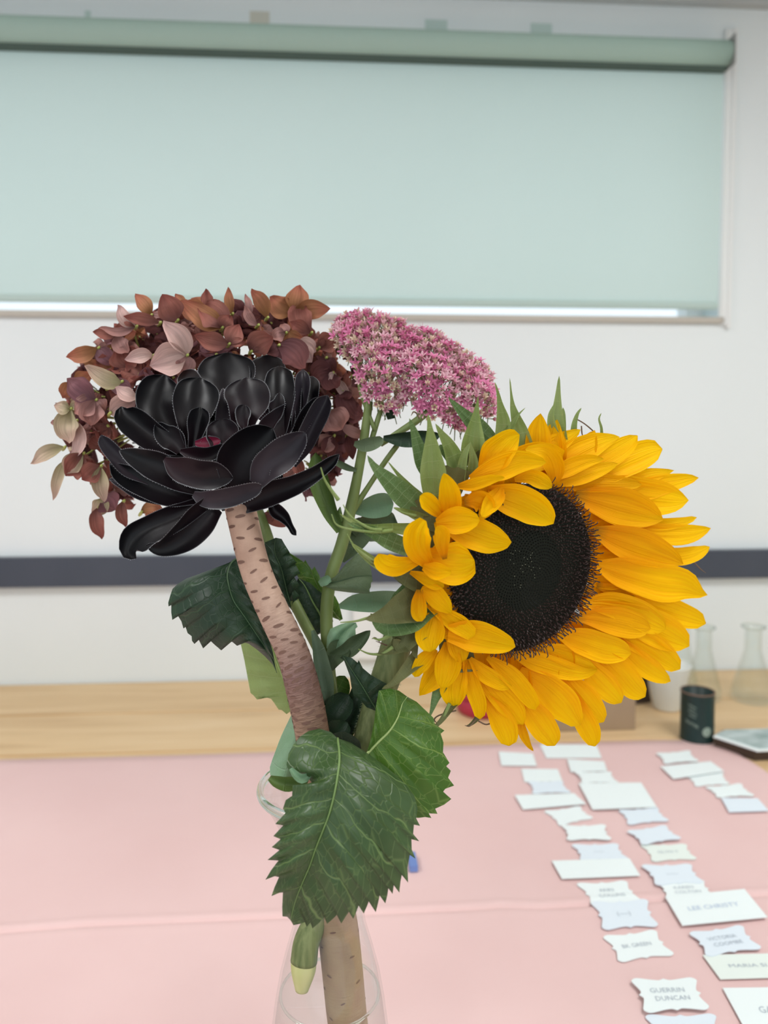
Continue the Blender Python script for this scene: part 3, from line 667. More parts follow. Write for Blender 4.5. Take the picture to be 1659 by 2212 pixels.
# paper stack
zt = TZ+0.026
q = [PZ(x, y, zt) for x, y in ((1541, 1588), (1560, 1577), (1830, 1570), (1860, 1610), (1636, 1619))]
cen = PZ(1660, 1598, TZ); cen.z = TZ
def prism(name, pts, z0, z1, m, org):
    n = len(pts); vs = [(p.x, p.y, z0) for p in pts]+[(p.x, p.y, z1) for p in pts]
    fs = [tuple(range(n-1, -1, -1)), tuple(range(n, 2*n))]+[(i, (i+1) % n, n+(i+1) % n, n+i) for i in range(n)]
    me = mesh(name, vs, fs, [m], None, None, False, org)
    bm = bmesh.new(); bm.from_mesh(me); bmesh.ops.recalc_face_normals(bm, faces=bm.faces); bm.to_mesh(me); bm.free(); return me
mq = sum(q, Vector())/5
t = thing('box_of_papers', cen, 'low dark box topped with printed papers at the right edge beyond the cloth corner', 'box')
ins = [mq+(p-mq)*0.93+Vector((0, 0.012, 0)) for p in q]
link('box_body', prism('box_body', ins, TZ+0.0005, zt-0.004, M['brown'], cen), t)
link('paper_sheet', prism('paper_sheet', q, zt-0.004, zt-0.0015, M['card'], cen), t)
link('paper_sheet', prism('paper_sheet', [mq+(p-mq)*0.97+Vector((0.004, 0.003, 0)) for p in q], zt-0.0015, zt, M['paper'], cen), t)
# white box on wall below the rail
a = PY(762, 1420, WY); b = PY(905, 1284, WY); c_ = Vector(((a.x+b.x)/2, WY-0.012, (a.z+b.z)/2))
t = thing('wall_box', c_, 'white wall box with a dark top edge, below the grey rail', 'wall box')
link('box_body', boxm('box_body', (a.x, WY-0.02, a.z), (b.x, WY, b.z), M['white'], 0.002, c_), t); link('top_edge', boxm('top_edge', (a.x, WY-0.021, b.z), (b.x, WY, b.z+0.003), M['alu'], 0.0005, c_), t)

# ---------------------------------------------------------------- carafe
AX = P(711, 1700, 0.50); ax, ay = AX.x, AX.y
def zpx(py): # height seen at the carafe's axis depth
    lo, hi = 0.5, 1.3
    for _ in range(40):
        mm_ = (lo+hi)/2; v = ROT.transposed() @ (Vector((ax, ay, mm_))-EYE); yp = CY-F*v.y/(-v.z)
        if yp > py: lo = mm_
        else: hi = mm_
    return lo
prof_px = [(1700, 150), (1745, 124), (1790, 102), (1840, 84), (1900, 73), (1950, 72), (1995, 79), (2045, 94), (2100, 109), (2160, 120), (2212, 127), (2300, 138), (2400, 148), (2520, 152)]
outer = [(r*0.5/F, zpx(y)) for y, r in prof_px]
O = Vector((ax, ay, TZ+0.0035)); zb = O.z
prof = [(0, zb+0.001), (0.044, zb+0.001), (0.0475, zb+0.006)]+[(r, z) for r, z in outer[::-1] if z > zb+0.01]
inner = [(r-0.0016, z) for r, z in outer if z > zb+0.01]+[(0.045, zb+0.009), (0, zb+0.006)]
prof = [(r, z-zb) for r, z in prof+inner]
car = thing('glass_carafe', O, 'clear flared glass carafe of water holding the four flower stems', 'vase')
link('carafe_body', lathe('carafe_body', prof, M['glass'], 64), car)
rl, zl = outer[0]
link('rim', lathe('rim', [(rl-0.0008+0.0024*math.cos(a_*math.pi/6), zl-zb+0.0030*math.sin(a_*math.pi/6)) for a_ in range(12)], M['lip'], 72, closed=True), car)
zw = zpx(2140)
wp = [(0, 0.0065), (0.0446, 0.0092)]+[(r-0.0019, z-zb) for r, z in outer[::-1] if zb+0.01 < z < zw]
rw = [r for r, z in outer if z < zw][0]-0.0026
wp += [(rw-0.001, zw-zb), (rw-0.0035, zw-zb-0.0010), (0, zw-zb-0.0012)]
wo = link('water', lathe('water', wp, M['water'], 48), None, O, 'clear water half filling the glass carafe', 'water', kind='stuff')
link('meniscus', lathe('meniscus', [(rw-0.0012+0.0009*math.cos(a_*math.pi/4), zw-zb-0.0004+0.0009*math.sin(a_*math.pi/4)) for a_ in range(8)], M['lip'], 48, closed=True), wo)

# ---------------------------------------------------------------- aeonium
AO = P(760, 2400, 0.50)
ae = thing('black_aeonium', AO, 'near-black aeonium rosette on a thick beige scarred stem, front left of the bunch', 'flower')
spx = [(512, 1060, 33, .525), (524, 1120, 33, .52), (552, 1230, 33, .515), (590, 1320, 34, .51), (632, 1410, 35, .505), (655, 1490, 37, .503), (672, 1570, 37, .50), (688, 1680, 37, .50), (700, 1800, 38, .50), (712, 1900, 41, .50), (729, 2000, 44, .498), (740, 2100, 44, .497), (750, 2200, 43, .495), (764, 2300, 41, .495), (778, 2440, 38, .497)]
pts = [P(x, y, d) for x, y, r, d in spx]
tm, sm = tube('stem', pts, [r*d/F for x, y, r, d in spx], M['bark'], 20, org=AO); st = link('stem', tm, ae)
vs = []; fs = []
def scar(c, nrm, tan, sk, w, h, r):
    s = nrm.cross(tan).normalized(); o = len(vs)
    vs.append(c+nrm*(r+0.0002))
    for i in range(8):
        a_ = i*math.pi/4; ph = math.cos(a_)*w/r; vs.append(c+(nrm*math.cos(ph)+s*math.sin(ph))*(r+0.00018)+tan*(math.sin(a_)*h+math.cos(a_)*w*sk))
    for i in range(8): fs.append((o, o+1+i, o+1+(i+1) % 8))
k = 0; f = 0.3
while f < len(sm)-2:
    i = int(f); p = Vector(sm[i][:3]).lerp(Vector(sm[i+1][:3]), f-i); r = sm[i][3]; tan = (Vector(sm[i+1][:3])-Vector(sm[i][:3])).normalized()
    a_ = k*2.39996+random.uniform(-.2, .2); x = tan.cross(Vector((0, 1, 0))).normalized(); y = tan.cross(x)
    nrm = (x*math.cos(a_)+y*math.sin(a_)).normalized()
    u_ = f/len(sm)
    sz = random.uniform(.75, 1.15)*(1 if u_ < .6 else .55)
    scar(p, nrm, tan, random.uniform(-.35, .35), 0.0036*sz, 0.0011*sz, r)
    k += 1; f += 0.17 if 0.25 < u_ < 0.42 else (0.30 if u_ < .6 else 0.7)
link('leaf_scars', mesh('leaf_scars', vs, fs, [M['scar']], None, None, True, AO), st, kind='stuff')
TA = TR(200, 740, 3.072)
B0 = .515
AEO = [ # mat, extra depth base->tip (cm), cup, roll, control points
 ('aeo', 4.2, 6.2, .3, 0, [(880,470,50),(888,330,120),(892,200,192),(892,120,165),(892,66,70)]),
 ('aeo', 4.2, 7.2, .3, .2, [(1100,380,50),(1145,240,105),(1160,150,118),(1160,82,60)]),
 ('aeo', 3.0, 5.8, .3, 0, [(700,380,50),(650,270,80),(620,220,70),(600,188,30)]),
 ('aeo', 2.9, 4.9, .45, -.1, [(640,720,40),(540,580,110),(450,420,155),(455,300,145),(480,215,75)]),
 ('aeo', 1.3, 3.0, .35, 0, [(650,680,40),(655,520,105),(680,390,152),(700,300,140),(715,232,75)]),
 ('aeo_purple', 1.3, 3.0, .35, 0, [(990,640,40),(1005,500,95),(1025,390,145),(1025,300,142),(1020,232,75)]),
 ('aeo_grey', 1.8, 3.4, .2, 0, [(865,590,60),(868,480,52),(868,370,30),(866,300,8)]),
 ('aeo', 1.7, 4.2, .5, -.2, [(1240,620,40),(1248,420,85),(1242,280,100),(1240,190,80),(1240,155,40)]),
 ('aeo_grey', 2.0, 3.6, .8, .6, [(1330,680,20),(1362,480,40),(1390,300,52),(1395,210,42),(1396,178,18)]),
 ('aeo', 2.0, 4.4, .5, .2, [(1385,620,20),(1430,430,52),(1450,290,58),(1458,222,35)]),
 ('aeo_grey', 1.4, 2.2, .9, .5, [(1330,820,20),(1400,680,62),(1475,520,72),(1530,410,60),(1560,350,28)]),
 ('aeo', 1.6, 2.6, .5, .2, [(1310,700,25),(1385,550,48),(1450,440,46),(1503,362,20)]),
 ('aeo_purple', .8, 2.4, .3, .2, [(1130,700,60),(1195,590,105),(1265,500,88),(1325,410,28)]),
 ('aeo_purple', 1.6, 2.6, .3, 0, [(1150,540,60),(1200,460,62),(1235,400,45),(1240,332,14)]),
 ('aeo', 1.9, 2.8, .5, .3, [(600,720,40),(420,640,95),(270,530,100),(200,465,70),(190,424,30)]),
 ('aeo', 1.2, 1.8, .3, 0, [(590,720,40),(540,650,78),(470,600,70),(425,530,22)]),
 ('aeo_purple', .9, 1.4, .4, 0, [(862,690,85),(862,610,108),(860,550,95),(856,505,45)]),
 ('aeo', .8, 1.2, .6, .3, [(660,720,30),(680,620,48),(700,520,74),(712,460,62),(716,428,30)]),
 ('aeo_purple', 1.1, 1.5, .4, 0, [(1012,590,15),(995,510,42),(1000,450,50),(1010,412,28)]),
 ('aeo_red', .5, .7, .3, 0, [(680,668,18),(740,668,42),(800,660,40),(850,650,16)]),
 ('aeo_purple', .5, -.1, .3, .5, [(582,718,16),(670,738,48),(770,742,48),(870,700,34),(900,690,14)]),
 ('aeo', .5, 0.1, .4, .1, [(960,990,70),(985,850,175),(1050,730,172),(1130,640,125),(1195,570,45)]),
 ('aeo_grey', -.8, -1.6, .3, .1, [(1085,940,50),(1150,830,100),(1260,740,108),(1350,660,78),(1412,598,28)]),
 ('aeo_grey', 1.2, .9, .4, .4, [(380,930,20),(240,840,55),(135,730,55),(75,655,42),(58,612,18)]),
 ('aeo', .7, .3, .3, .2, [(700,990,30),(560,900,85),(420,820,98),(280,762,66),(175,716,16)]),
 ('aeo', 1.1, 1.0, .3, .3, [(740,1010,60),(520,1000,88),(330,935,88),(190,865,66),(112,800,20)]),
 ('aeo_grey', 1.3, 1.6, .3, .3, [(720,1060,60),(500,1035,52),(320,990,55),(190,930,38),(108,905,12)]),
 ('aeo_purple', .2, -1.0, .3, .6, [(478,770,18),(560,830,78),(680,870,96),(820,885,88),(932,900,26)]),
 ('aeo_grey', .2, -1.4, .3, .6, [(668,1005,20),(750,1040,58),(900,1030,66),(1040,985,55),(1128,950,26)]),
 ('aeo', 1.0, -.3, .4, .2, [(1000,1090,50),(1150,1015,82),(1330,950,70),(1480,870,50),(1580,795,40),(1636,740,18)]),
 ('aeo', .8, -.2, .4, .3, [(730,1070,55),(560,1160,88),(390,1235,95),(285,1310,105),(245,1390,62),(290,1432,24)]),
 ('aeo', .7, -.5, .4, -.3, [(800,1080,80),(705,1190,110),(610,1290,102),(460,1365,56),(352,1345,18)]),
 ('aeo', 1.0, 1.0, .7, .3, [(1185,1050,22),(1215,1110,48),(1270,1160,40),(1310,1215,22),(1335,1260,20),(1352,1280,8)]),
 ('aeo', 1.5, 1.8, .2, 0, [(740,1045,50),(850,1062,48),(960,1062,36),(1010,1060,20)]),
 ('aeo', 1.5, 1.8, .2, 0, [(560,990,50),(680,1010,60),(800,1020,50)]),
 # hidden filling leaves of the rosette
 ('aeo', 4.2, 5.2, .3, 0, [(900,700,80),(900,560,150),(900,450,150),(900,380,70)]),
 ('aeo', 3.8, 5.0, .3, 0, [(1100,760,80),(1220,660,150),(1300,580,120),(1350,520,50)]),
 ('aeo', 3.5, 4.2, .3, 0, [(800,900,80),(600,840,150),(420,760,140),(300,700,60)]),
 ('aeo', 3.2, 3.4, .3, 0, [(820,1010,120),(960,960,130),(1160,900,130),(1260,860,60)]),
 ('aeo', 3.4, 4.0, .3, 0, [(760,860,100),(760,760,150),(760,640,150),(760,560,80)]),
 ('aeo', 3.5, 4.0, .3, 0, [(980,880,100),(1100,800,150),(1180,700,140),(1250,600,60)]),
]
for i, (mm, e0, e1, cup, roll, cp) in enumerate(AEO):
    n = len(cp); ctrl = []
    for j, (x, y, w) in enumerate(cp):
        X, Y = TA(x, y); ctrl.append((X, Y, w/3.072, B0-.012+(e0+(e1-e0)*j/(n-1))*0.01))
    me = blade('rosette_leaf', ctrl, [M[mm], M['margin'], M['cilia']], AO, nu=26, nv=6, cup=cup, roll=roll, rnd=.10, wav=.10, thick=.0028, margin=True, seed=i*1.7, cil=i < 33)
    link('rosette_leaf', me, ae, label={'aeo_red': 'crimson heart leaf'}.get(mm))

# ---------------------------------------------------------------- sunflower
SO = P(655, 2120, 0.485)
sf = thing('sunflower', SO, 'large yellow sunflower with a dark brown disc, facing right', 'flower')
NP = (RIGHT*0.42-UP*0.12-FWD*0.88).normalized()
CC = P(1130, 1228, 0.505)
def onpl(px, py, h):
    r = ray(px, py); return ((CC+NP*h-EYE).dot(NP))/r.dot(NP)     # depth where the sight line meets the disc plane raised by h
S = TR(780, 860, 2.127)
PU = (RIGHT-NP*RIGHT.dot(NP)).normalized(); PV = NP.cross(PU).normalized(); RD = 0.0575
# receptacle and disc
def dome(name, r0, h, m, back, seg=48, rings=8):
    vs = [CC+NP*(h*back)]; fs = []
    for i in range(1, rings+1):
        a_ = math.pi/2*i/rings
        for j in range(seg):
            b_ = 2*math.pi*j/seg; vs.append(CC+(PU*math.cos(b_)+PV*math.sin(b_))*r0*math.sin(a_)+NP*h*back*math.cos(a_))
    for j in range(seg):
        fs.append((0, 1+j, 1+(j+1) % seg))
        for i in range(rings-1): fs.append((1+i*seg+j, 1+(i+1)*seg+j, 1+(i+1)*seg+(j+1) % seg, 1+i*seg+(j+1) % seg))
    return mesh(name, vs, fs, [m], None, None, True, SO)
disc = link('disc', dome('disc', RD*0.985, 0.006, M['disc'], 1), sf)
link('receptacle', dome('receptacle', RD*0.98, 0.024, M['bract_brown'], -1), sf)
vs = []; fs = []; mi = []
NF = 2600
for k in range(NF):
    rr_ = RD*math.sqrt((k+.5)/NF); a_ = k*2.399963; q_ = rr_/RD
    base = CC+(PU*math.cos(a_)+PV*math.sin(a_))*rr_+NP*(0.006*math.sqrt(max(0, 1-q_*q_)))
    rad = (PU*math.cos(a_)+PV*math.sin(a_)); tg = NP.cross(rad)
    if q_ > 0.46:
        L_ = (0.0022+0.0040*max(0, q_-0.6)/0.4)*random.uniform(.6, 1.25); w = 0.00038
        lean = 0.1+0.5*max(0, (q_-.75)/.25)+random.uniform(-.3, .3); sd = random.uniform(-.35, .35)
        p0 = base; p1 = base+(NP+rad*lean*0.5+tg*sd*.5)*L_*0.6; p2 = p1+(NP*0.5+rad*lean*1.3+tg*sd)*L_*0.5; p3 = p2+(NP*-0.35+rad*(.6)+tg*sd*2)*L_*0.22
        rows_ = [(p0, w*0.8), (p1, w*0.8), (p2, w*1.35), (p3, w*0.9)]; mm = 0
    else:
        L_ = 0.0011; w = 0.0005+0.0002*q_; rows_ = [(base, w), (base+NP*L_+rad*.0003, w*.5)]; mm = 1
    o_ = len(vs)
    for p, w_ in rows_:
        for c_ in range(3):
            b_ = c_*2.094; vs.append(p+(rad*math.cos(b_)+tg*math.sin(b_))*w_)
    for r_ in range(len(rows_)-1):
        for c_ in range(3): fs.append((o_+r_*3+c_, o_+r_*3+(c_+1) % 3, o_+(r_+1)*3+(c_+1) % 3, o_+(r_+1)*3+c_)); mi.append(mm)
    e = o_+(len(rows_)-1)*3; fs.append((e, e+1, e+2)); mi.append(mm)
link('disc_florets', mesh('disc_florets', vs, fs, [M['floret'], M['floret_in']], mi, None, False, SO), disc, kind='stuff')
vs = []; fs = []
for k in range(26):
    a_ = random.uniform(0, 6.28); rr_ = 0.014*math.sqrt(random.random()); p = CC-PU*0.006+PV*0.004+(PU*math.cos(a_)+PV*math.sin(a_))*rr_+NP*0.0078
    o_ = len(vs); s_ = 0.00028
    vs += [p+PU*s_, p+PV*s_, p-PU*s_, p-PV*s_, p+NP*s_]; fs += [(o_, o_+1, o_+4), (o_+1, o_+2, o_+4), (o_+2, o_+3, o_+4), (o_+3, o_, o_+4)]
link('pollen_specks', mesh('pollen_specks', vs, fs, [M['pollen']], None, None, False, SO), disc, kind='stuff')
# ray petals: (colour, height at base mm, height at tip mm, pleat, roll, control points)
RAYS = []
def ringfill(n, hb, ht, rin, rout, wd, c='petal', a0=0.0, a1=6.283):
    for k in range(n):
        a_ = a0+(a1-a0)*(k+random.uniform(-.2, .2))/n; l = rout*random.uniform(.92, 1.06); b_ = a_+random.uniform(-.06, .06)
        def pp(r_, an):
            v = ROT.transposed() @ (CC+(PU*math.cos(an)+PV*math.sin(an))*r_-EYE); return (CX+F*v.x/(-v.z), CY-F*v.y/(-v.z))
        p0 = pp(rin, a_); p1 = pp(rin+(l-rin)*.4, a_); p2 = pp(rin+(l-rin)*.75, b_); p3 = pp(l, b_)
        cp = [(*[(p0[0]-780)*2.127, (p0[1]-860)*2.127], wd*.35), ((p1[0]-780)*2.127, (p1[1]-860)*2.127, wd), ((p2[0]-780)*2.127, (p2[1]-860)*2.127, wd*.9), ((p3[0]-780)*2.127, (p3[1]-860)*2.127, wd*.12)]
        RAYS.append((c, hb, ht, .25, .0, cp))
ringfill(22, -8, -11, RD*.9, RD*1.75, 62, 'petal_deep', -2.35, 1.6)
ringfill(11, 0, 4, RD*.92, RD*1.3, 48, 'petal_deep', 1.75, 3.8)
A_ = 'petal'; D_ = 'petal_deep'
RAYS += [
 (A_,-7,-10,.2,0,[(780,350,20),(860,240,50),(930,192,42),(1008,145,8)]),
 (A_,-6,-9,.2,0,[(870,390,20),(960,275,66),(1060,218,58),(1130,192,34),(1188,178,6)]),
 (A_,-6,-10,.2,0,[(900,395,20),(1030,320,60),(1150,260,56),(1225,212,44),(1270,172,16)]),
 (A_,-7,-12,.25,0,[(930,400,20),(1100,345,60),(1230,285,72),(1330,245,58),(1384,235,28)]),
 (A_,-8,-13,.2,0,[(1000,400,20),(1200,395,44),(1320,358,38),(1438,332,5)]),
 (A_,-8,-14,.2,0,[(1080,430,20),(1270,425,50),(1400,395,46),(1490,375,30),(1551,366,8)]),
 (A_,-6,-9,.3,.1,[(1000,430,25),(1180,430,75),(1340,455,85),(1440,468,60),(1505,470,10)]),
 (D_,-3,-4,.25,.1,[(880,400,16),(980,395,34),(1120,390,44),(1250,395,24),(1290,398,8)]),
 (D_,-2,-3,.25,.2,[(985,445,22),(1080,470,65),(1200,500,90),(1310,530,70),(1388,560,12)]),
 (A_,-8,-12,.2,0,[(1180,565,30),(1350,580,30),(1460,572,24),(1542,548,10)]),
 (A_,-7,-11,.25,0,[(1200,600,35),(1400,628,50),(1520,622,42),(1607,598,8)]),
 (D_,-2,-4,.25,.2,[(1072,610,22),(1170,645,66),(1290,685,84),(1400,725,60),(1480,762,12)]),
 (A_,-8,-13,.2,0,[(1300,705,35),(1450,728,42),(1540,713,36),(1602,683,10)]),
 (A_,-3,-5,.3,.1,[(1085,765,24),(1200,800,72),(1370,845,90),(1490,862,72),(1555,895,28),(1592,905,6)]),
 (D_,-6,-7,.2,0,[(1085,860,15),(1150,880,25),(1220,905,15),(1260,915,5)]),
 (A_,-7,-10,.25,0,[(1100,900,25),(1280,930,60),(1420,980,66),(1530,1015,48),(1584,1036,22)]),
 (A_,-5,-8,.25,0,[(1060,950,20),(1250,1010,70),(1390,1075,85),(1470,1115,58),(1508,1140,18)]),
 (A_,-4,-5,.2,0,[(1020,945,18),(1130,945,55),(1250,980,68),(1340,1030,60),(1400,1060,30)]),
 (D_,-2,-3,.25,.1,[(985,1010,14),(1080,1010,48),(1190,1030,70),(1280,1050,55),(1330,1060,20)]),
 (A_,-6,-9,.25,0,[(1100,1080,20),(1290,1120,60),(1390,1185,62),(1466,1245,26)]),
 (A_,-6,-8,.25,0,[(1180,1120,30),(1280,1210,52),(1360,1268,44),(1422,1302,12)]),
 (A_,-2,-3,.2,.1,[(905,1080,22),(1010,1115,62),(1120,1150,70),(1200,1165,50),(1240,1175,18)]),
 (A_,-5,-8,.25,0,[(1090,1170,30),(1190,1260,62),(1260,1335,56),(1306,1372,20)]),
 (A_,-5,-7,.25,0,[(1000,1190,30),(1090,1290,62),(1160,1360,52),(1196,1400,18)]),
 (A_,-3,-4,.2,.1,[(800,1150,14),(900,1170,44),(1010,1205,48),(1095,1240,14)]),
 (A_,-2,-3,.2,.1,[(690,1165,16),(790,1205,44),(920,1245,48),(1020,1265,28),(1085,1250,8)]),
 (A_,-6,-8,.25,0,[(930,1270,30),(1015,1370,66),(1075,1440,56),(1115,1488,22)]),
 (A_,-7,-9,.25,0,[(960,1360,30),(1015,1460,50),(1055,1540,50),(1075,1600,22)]),
 (A_,-4,-5,.2,.1,[(730,1250,18),(840,1325,68),(930,1410,80),(1005,1505,26)]),
 (A_,-6,-8,.25,0,[(740,1380,30),(815,1480,66),(865,1550,56),(890,1597,24)]),
 (D_,-8,-9,.2,0,[(728,1470,15),(745,1540,22),(768,1590,14),(792,1622,3)]),
 (A_,-5,-7,.25,0,[(570,1370,20),(640,1470,56),(672,1545,54),(680,1598,28)]),
 (A_,-3,-4,.2,0,[(535,1260,14),(620,1350,52),(700,1430,54),(745,1500,20)]),
 (A_,1,3,.2,.2,[(580,1190,12),(670,1260,42),(750,1345,44),(795,1415,28),(800,1432,12)]),
 (A_,0,1,.2,.1,[(500,1195,10),(560,1260,38),(640,1310,34),(695,1328,8)]),
 (A_,-2,-3,.2,0,[(485,1200,20),(510,1310,38),(540,1405,38),(546,1475,20)]),
 (A_,-4,-5,.2,0,[(470,1200,20),(430,1310,62),(425,1370,56),(430,1422,22)]),
 (A_,-1,1,.2,0,[(400,1120,20),(402,1200,60),(390,1270,56),(370,1332,18)]),
 (A_,-3,-1,.2,0,[(340,1150,18),(295,1200,38),(262,1245,32),(247,1282,14)]),
 (A_,2,6,.2,.2,[(335,990,28),(322,1060,66),(312,1115,62),(318,1166,24)]),
 (D_,2,5,.2,0,[(380,1035,15),(430,1100,44),(452,1165,46),(462,1215,18)]),
 (A_,7,18,.2,.1,[(400,1080,40),(500,1090,74),(600,1112,66),(670,1130,42),(709,1143,12)]),
 (A_,3,12,.2,.2,[(310,940,20),(390,1000,38),(455,1045,46),(522,1092,30)]),
 (A_,4,10,.2,.1,[(278,872,10),(330,900,48),(380,950,40),(415,988,8)]),
 (D_,3,8,.5,.2,[(268,880,15),(265,945,36),(268,995,36),(280,1025,16)]),
 (A_,4,10,.2,.3,[(225,800,8),(280,822,26),(340,850,34),(382,866,10)]),
 (A_,8,16,.2,.2,[(300,725,40),(380,755,92),(450,760,100),(500,752,70),(521,745,30)]),
 (A_,10,18,.6,-.5,[(310,765,28),(265,700,58),(258,630,66),(285,575,34),(300,566,14)]),
 (A_,6,12,.3,.2,[(292,735,12),(220,760,32),(150,772,50),(98,750,44),(80,715,16)]),
 (D_,14,22,.3,.2,[(385,740,10),(372,680,32),(368,620,40),(345,592,12)]),
 (A_,12,18,.3,.2,[(285,775,16),(345,795,42),(415,800,14)]),
 (A_,4,22,.2,.1,[(400,585,40),(500,615,76),(590,645,72),(655,660,42),(691,662,12)]),
 (A_,14,20,.3,.2,[(345,575,20),(410,565,60),(480,560,60),(545,560,18)]),
 (A_,10,16,.6,.3,[(375,545,15),(335,505,36),(300,468,40),(270,450,14)]),
 (A_,12,16,.3,-.3,[(412,520,48),(408,450,54),(395,390,36),(380,345,8)]),
 (A_,4,22,.2,.1,[(580,440,40),(690,465,76),(790,505,80),(855,550,50),(884,577,14)]),
 (D_,8,14,.3,.2,[(475,480,14),(530,470,48),(570,490,50),(570,520,34),(545,552,12)]),
 (A_,10,16,.3,.2,[(645,412,14),(625,450,40),(590,495,38),(555,545,12)]),
 (A_,12,20,.3,.3,[(445,405,12),(510,398,30),(590,375,24),(660,364,6)]),
 (A_,4,12,.3,-.2,[(560,330,30),(610,270,74),(660,215,66),(700,180,44),(728,168,16)]),
 (A_,8,16,.25,.2,[(500,370,15),(620,325,60),(740,290,52),(850,295,14)]),
 (A_,8,14,.25,.2,[(705,375,10),(780,362,36),(840,388,36),(877,412,10)]),
 (A_,2,6,.25,.1,[(885,395,20),(890,320,48),(850,250,42),(755,235,16)]),
 (A_,0,3,.3,.3,[(850,375,18),(950,322,40),(1040,288,32),(1116,280,6)]),
 (A_,-2,0,.3,.1,[(860,390,20),(980,365,40),(1090,330,36),(1180,300,8)]),
 (A_,-2,0,.2,.1,[(600,330,30),(700,300,62),(800,270,70),(900,270,50),(920,290,20)]),
]
for i, (mm, h0, h1, pl, roll, cp) in enumerate(RAYS):
    n = len(cp); ctrl = []
    for j, (x, y, w) in enumerate(cp):
        X, Y = S(x, y); h = (h0+(h1-h0)*j/(n-1))*0.001
        ctrl.append((X, Y, w/2.127*0.98, onpl(X, Y, h)))
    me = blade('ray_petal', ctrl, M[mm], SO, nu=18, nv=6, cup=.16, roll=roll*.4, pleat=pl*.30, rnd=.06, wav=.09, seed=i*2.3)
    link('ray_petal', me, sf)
# bracts
Bt = TR(780, 860, 4.366)
BR = [
 ('bract_dark', -14, -2, 0, [(660,760,60),(590,610,80),(545,470,62),(495,300,32),(455,190,6)]),
 ('bract', -8, 6, .2, [(690,930,100),(680,720,125),(665,480,78),(650,300,30),(632,150,10)]),
 ('bract', -12, -4, .2, [(930,800,80),(900,620,92),(830,450,62),(755,330,30),(700,240,6)]),
 ('bract_dark', -16, -8, 0, [(860,640,20),(800,520,40),(740,440,20)]),
 ('bract', -8, 0, .2, [(930,800,50),(950,650,44),(980,520,30),(1035,410,5)]),
 ('bract', -7, 0, .2, [(1040,740,60),(1060,600,46),(1040,480,20),(1030,400,4)]),
 ('bract', -12, -4, .2, [(1060,640,110),(1060,430,112),(1078,220,52),(1095,70,16),(1105,-20,6)]),
 ('bract_dark', -18, -14, 0, [(1260,420,60),(1110,280,84),(950,130,46),(820,-10,6)]),
 ('bract', -14, -6, .2, [(1330,360,70),(1340,220,66),(1310,60,30),(1290,-50,14),(1262,-150,5)]),
 ('bract', -14, -8, .2, [(1550,470,80),(1500,310,74),(1440,120,34),(1420,0,14),(1402,-190,4)]),
 ('bract', -12, -6, .2, [(1370,330,30),(1430,240,26),(1490,150,10),(1550,90,2)]),
 ('bract_dark', -12, -4, 0, [(590,1080,60),(430,940,112),(260,780,80),(130,650,36),(60,540,12)]),
 ('bract', -16, -10, .2, [(570,960,55),(460,850,40),(350,720,18),(250,595,4)]),
 ('bract', -10, -2, .2, [(650,1160,50),(520,1110,42),(400,1060,20),(305,1030,4)]),
 ('bract', -10, 0, .2, [(470,1240,64),(270,1225,44),(60,1215,28),(-110,1150,14),(-200,1090,6)]),
 ('bract_dark', -8, -2, .2, [(450,1420,80),(260,1340,84),(100,1260,54),(-60,1200,24),(-130,1180,10)]),
 ('bract', -12, -6, .2, [(100,1260,24),(-20,1200,22),(-100,1110,12),(-140,1050,5)]),
 ('bract', -8, -2, .2, [(220,1610,50),(100,1530,44),(0,1450,30),(-90,1370,10)]),
 ('bract_brown', -6, 4, .2, [(560,1740,110),(400,1690,66),(260,1620,28),(80,1560,6)]),
]
for i, (mm, h0, h1, cup, cp) in enumerate(BR):
    n = len(cp); ctrl = []
    for j, (x, y, w) in enumerate(cp):
        X, Y = Bt(x, y); ctrl.append((X, Y, w/4.366, onpl(X, Y, (h0+(h1-h0)*j/(n-1))*0.001)))
    link('bract', blade('bract', ctrl, M[mm], SO, nu=16, nv=4, cup=cup, pleat=.18, rnd=.03, wav=.06, seed=i), sf)
for cp in ([(985,1110,46),(940,1105,44),(905,1100,26),(885,1098,8)], [(985,1160,46),(940,1165,44),(905,1165,26),(880,1160,8)], [(985,1210,46),(945,1215,44),(915,1225,26),(890,1230,8)], [(985,1270,50),(945,1280,46),(920,1290,30),(900,1300,10)], [(985,1340,50),(945,1345,46),(915,1345,24)], [(1000,1060,44),(960,1040,40),(940,1010,20)], [(1080,1020,50),(1050,990,46),(1030,960,20)], [(1020,1400,50),(980,1410,44),(950,1420,20)]):
    ctrl = [(x, y, w, onpl(x, y, -0.006-0.002*j)) for j, (x, y, w) in enumerate(cp)]
    link('bract', blade('bract', ctrl, M['bract_brown'], SO, nu=10, nv=3, cup=.1, rnd=.1, wav=.05), sf)
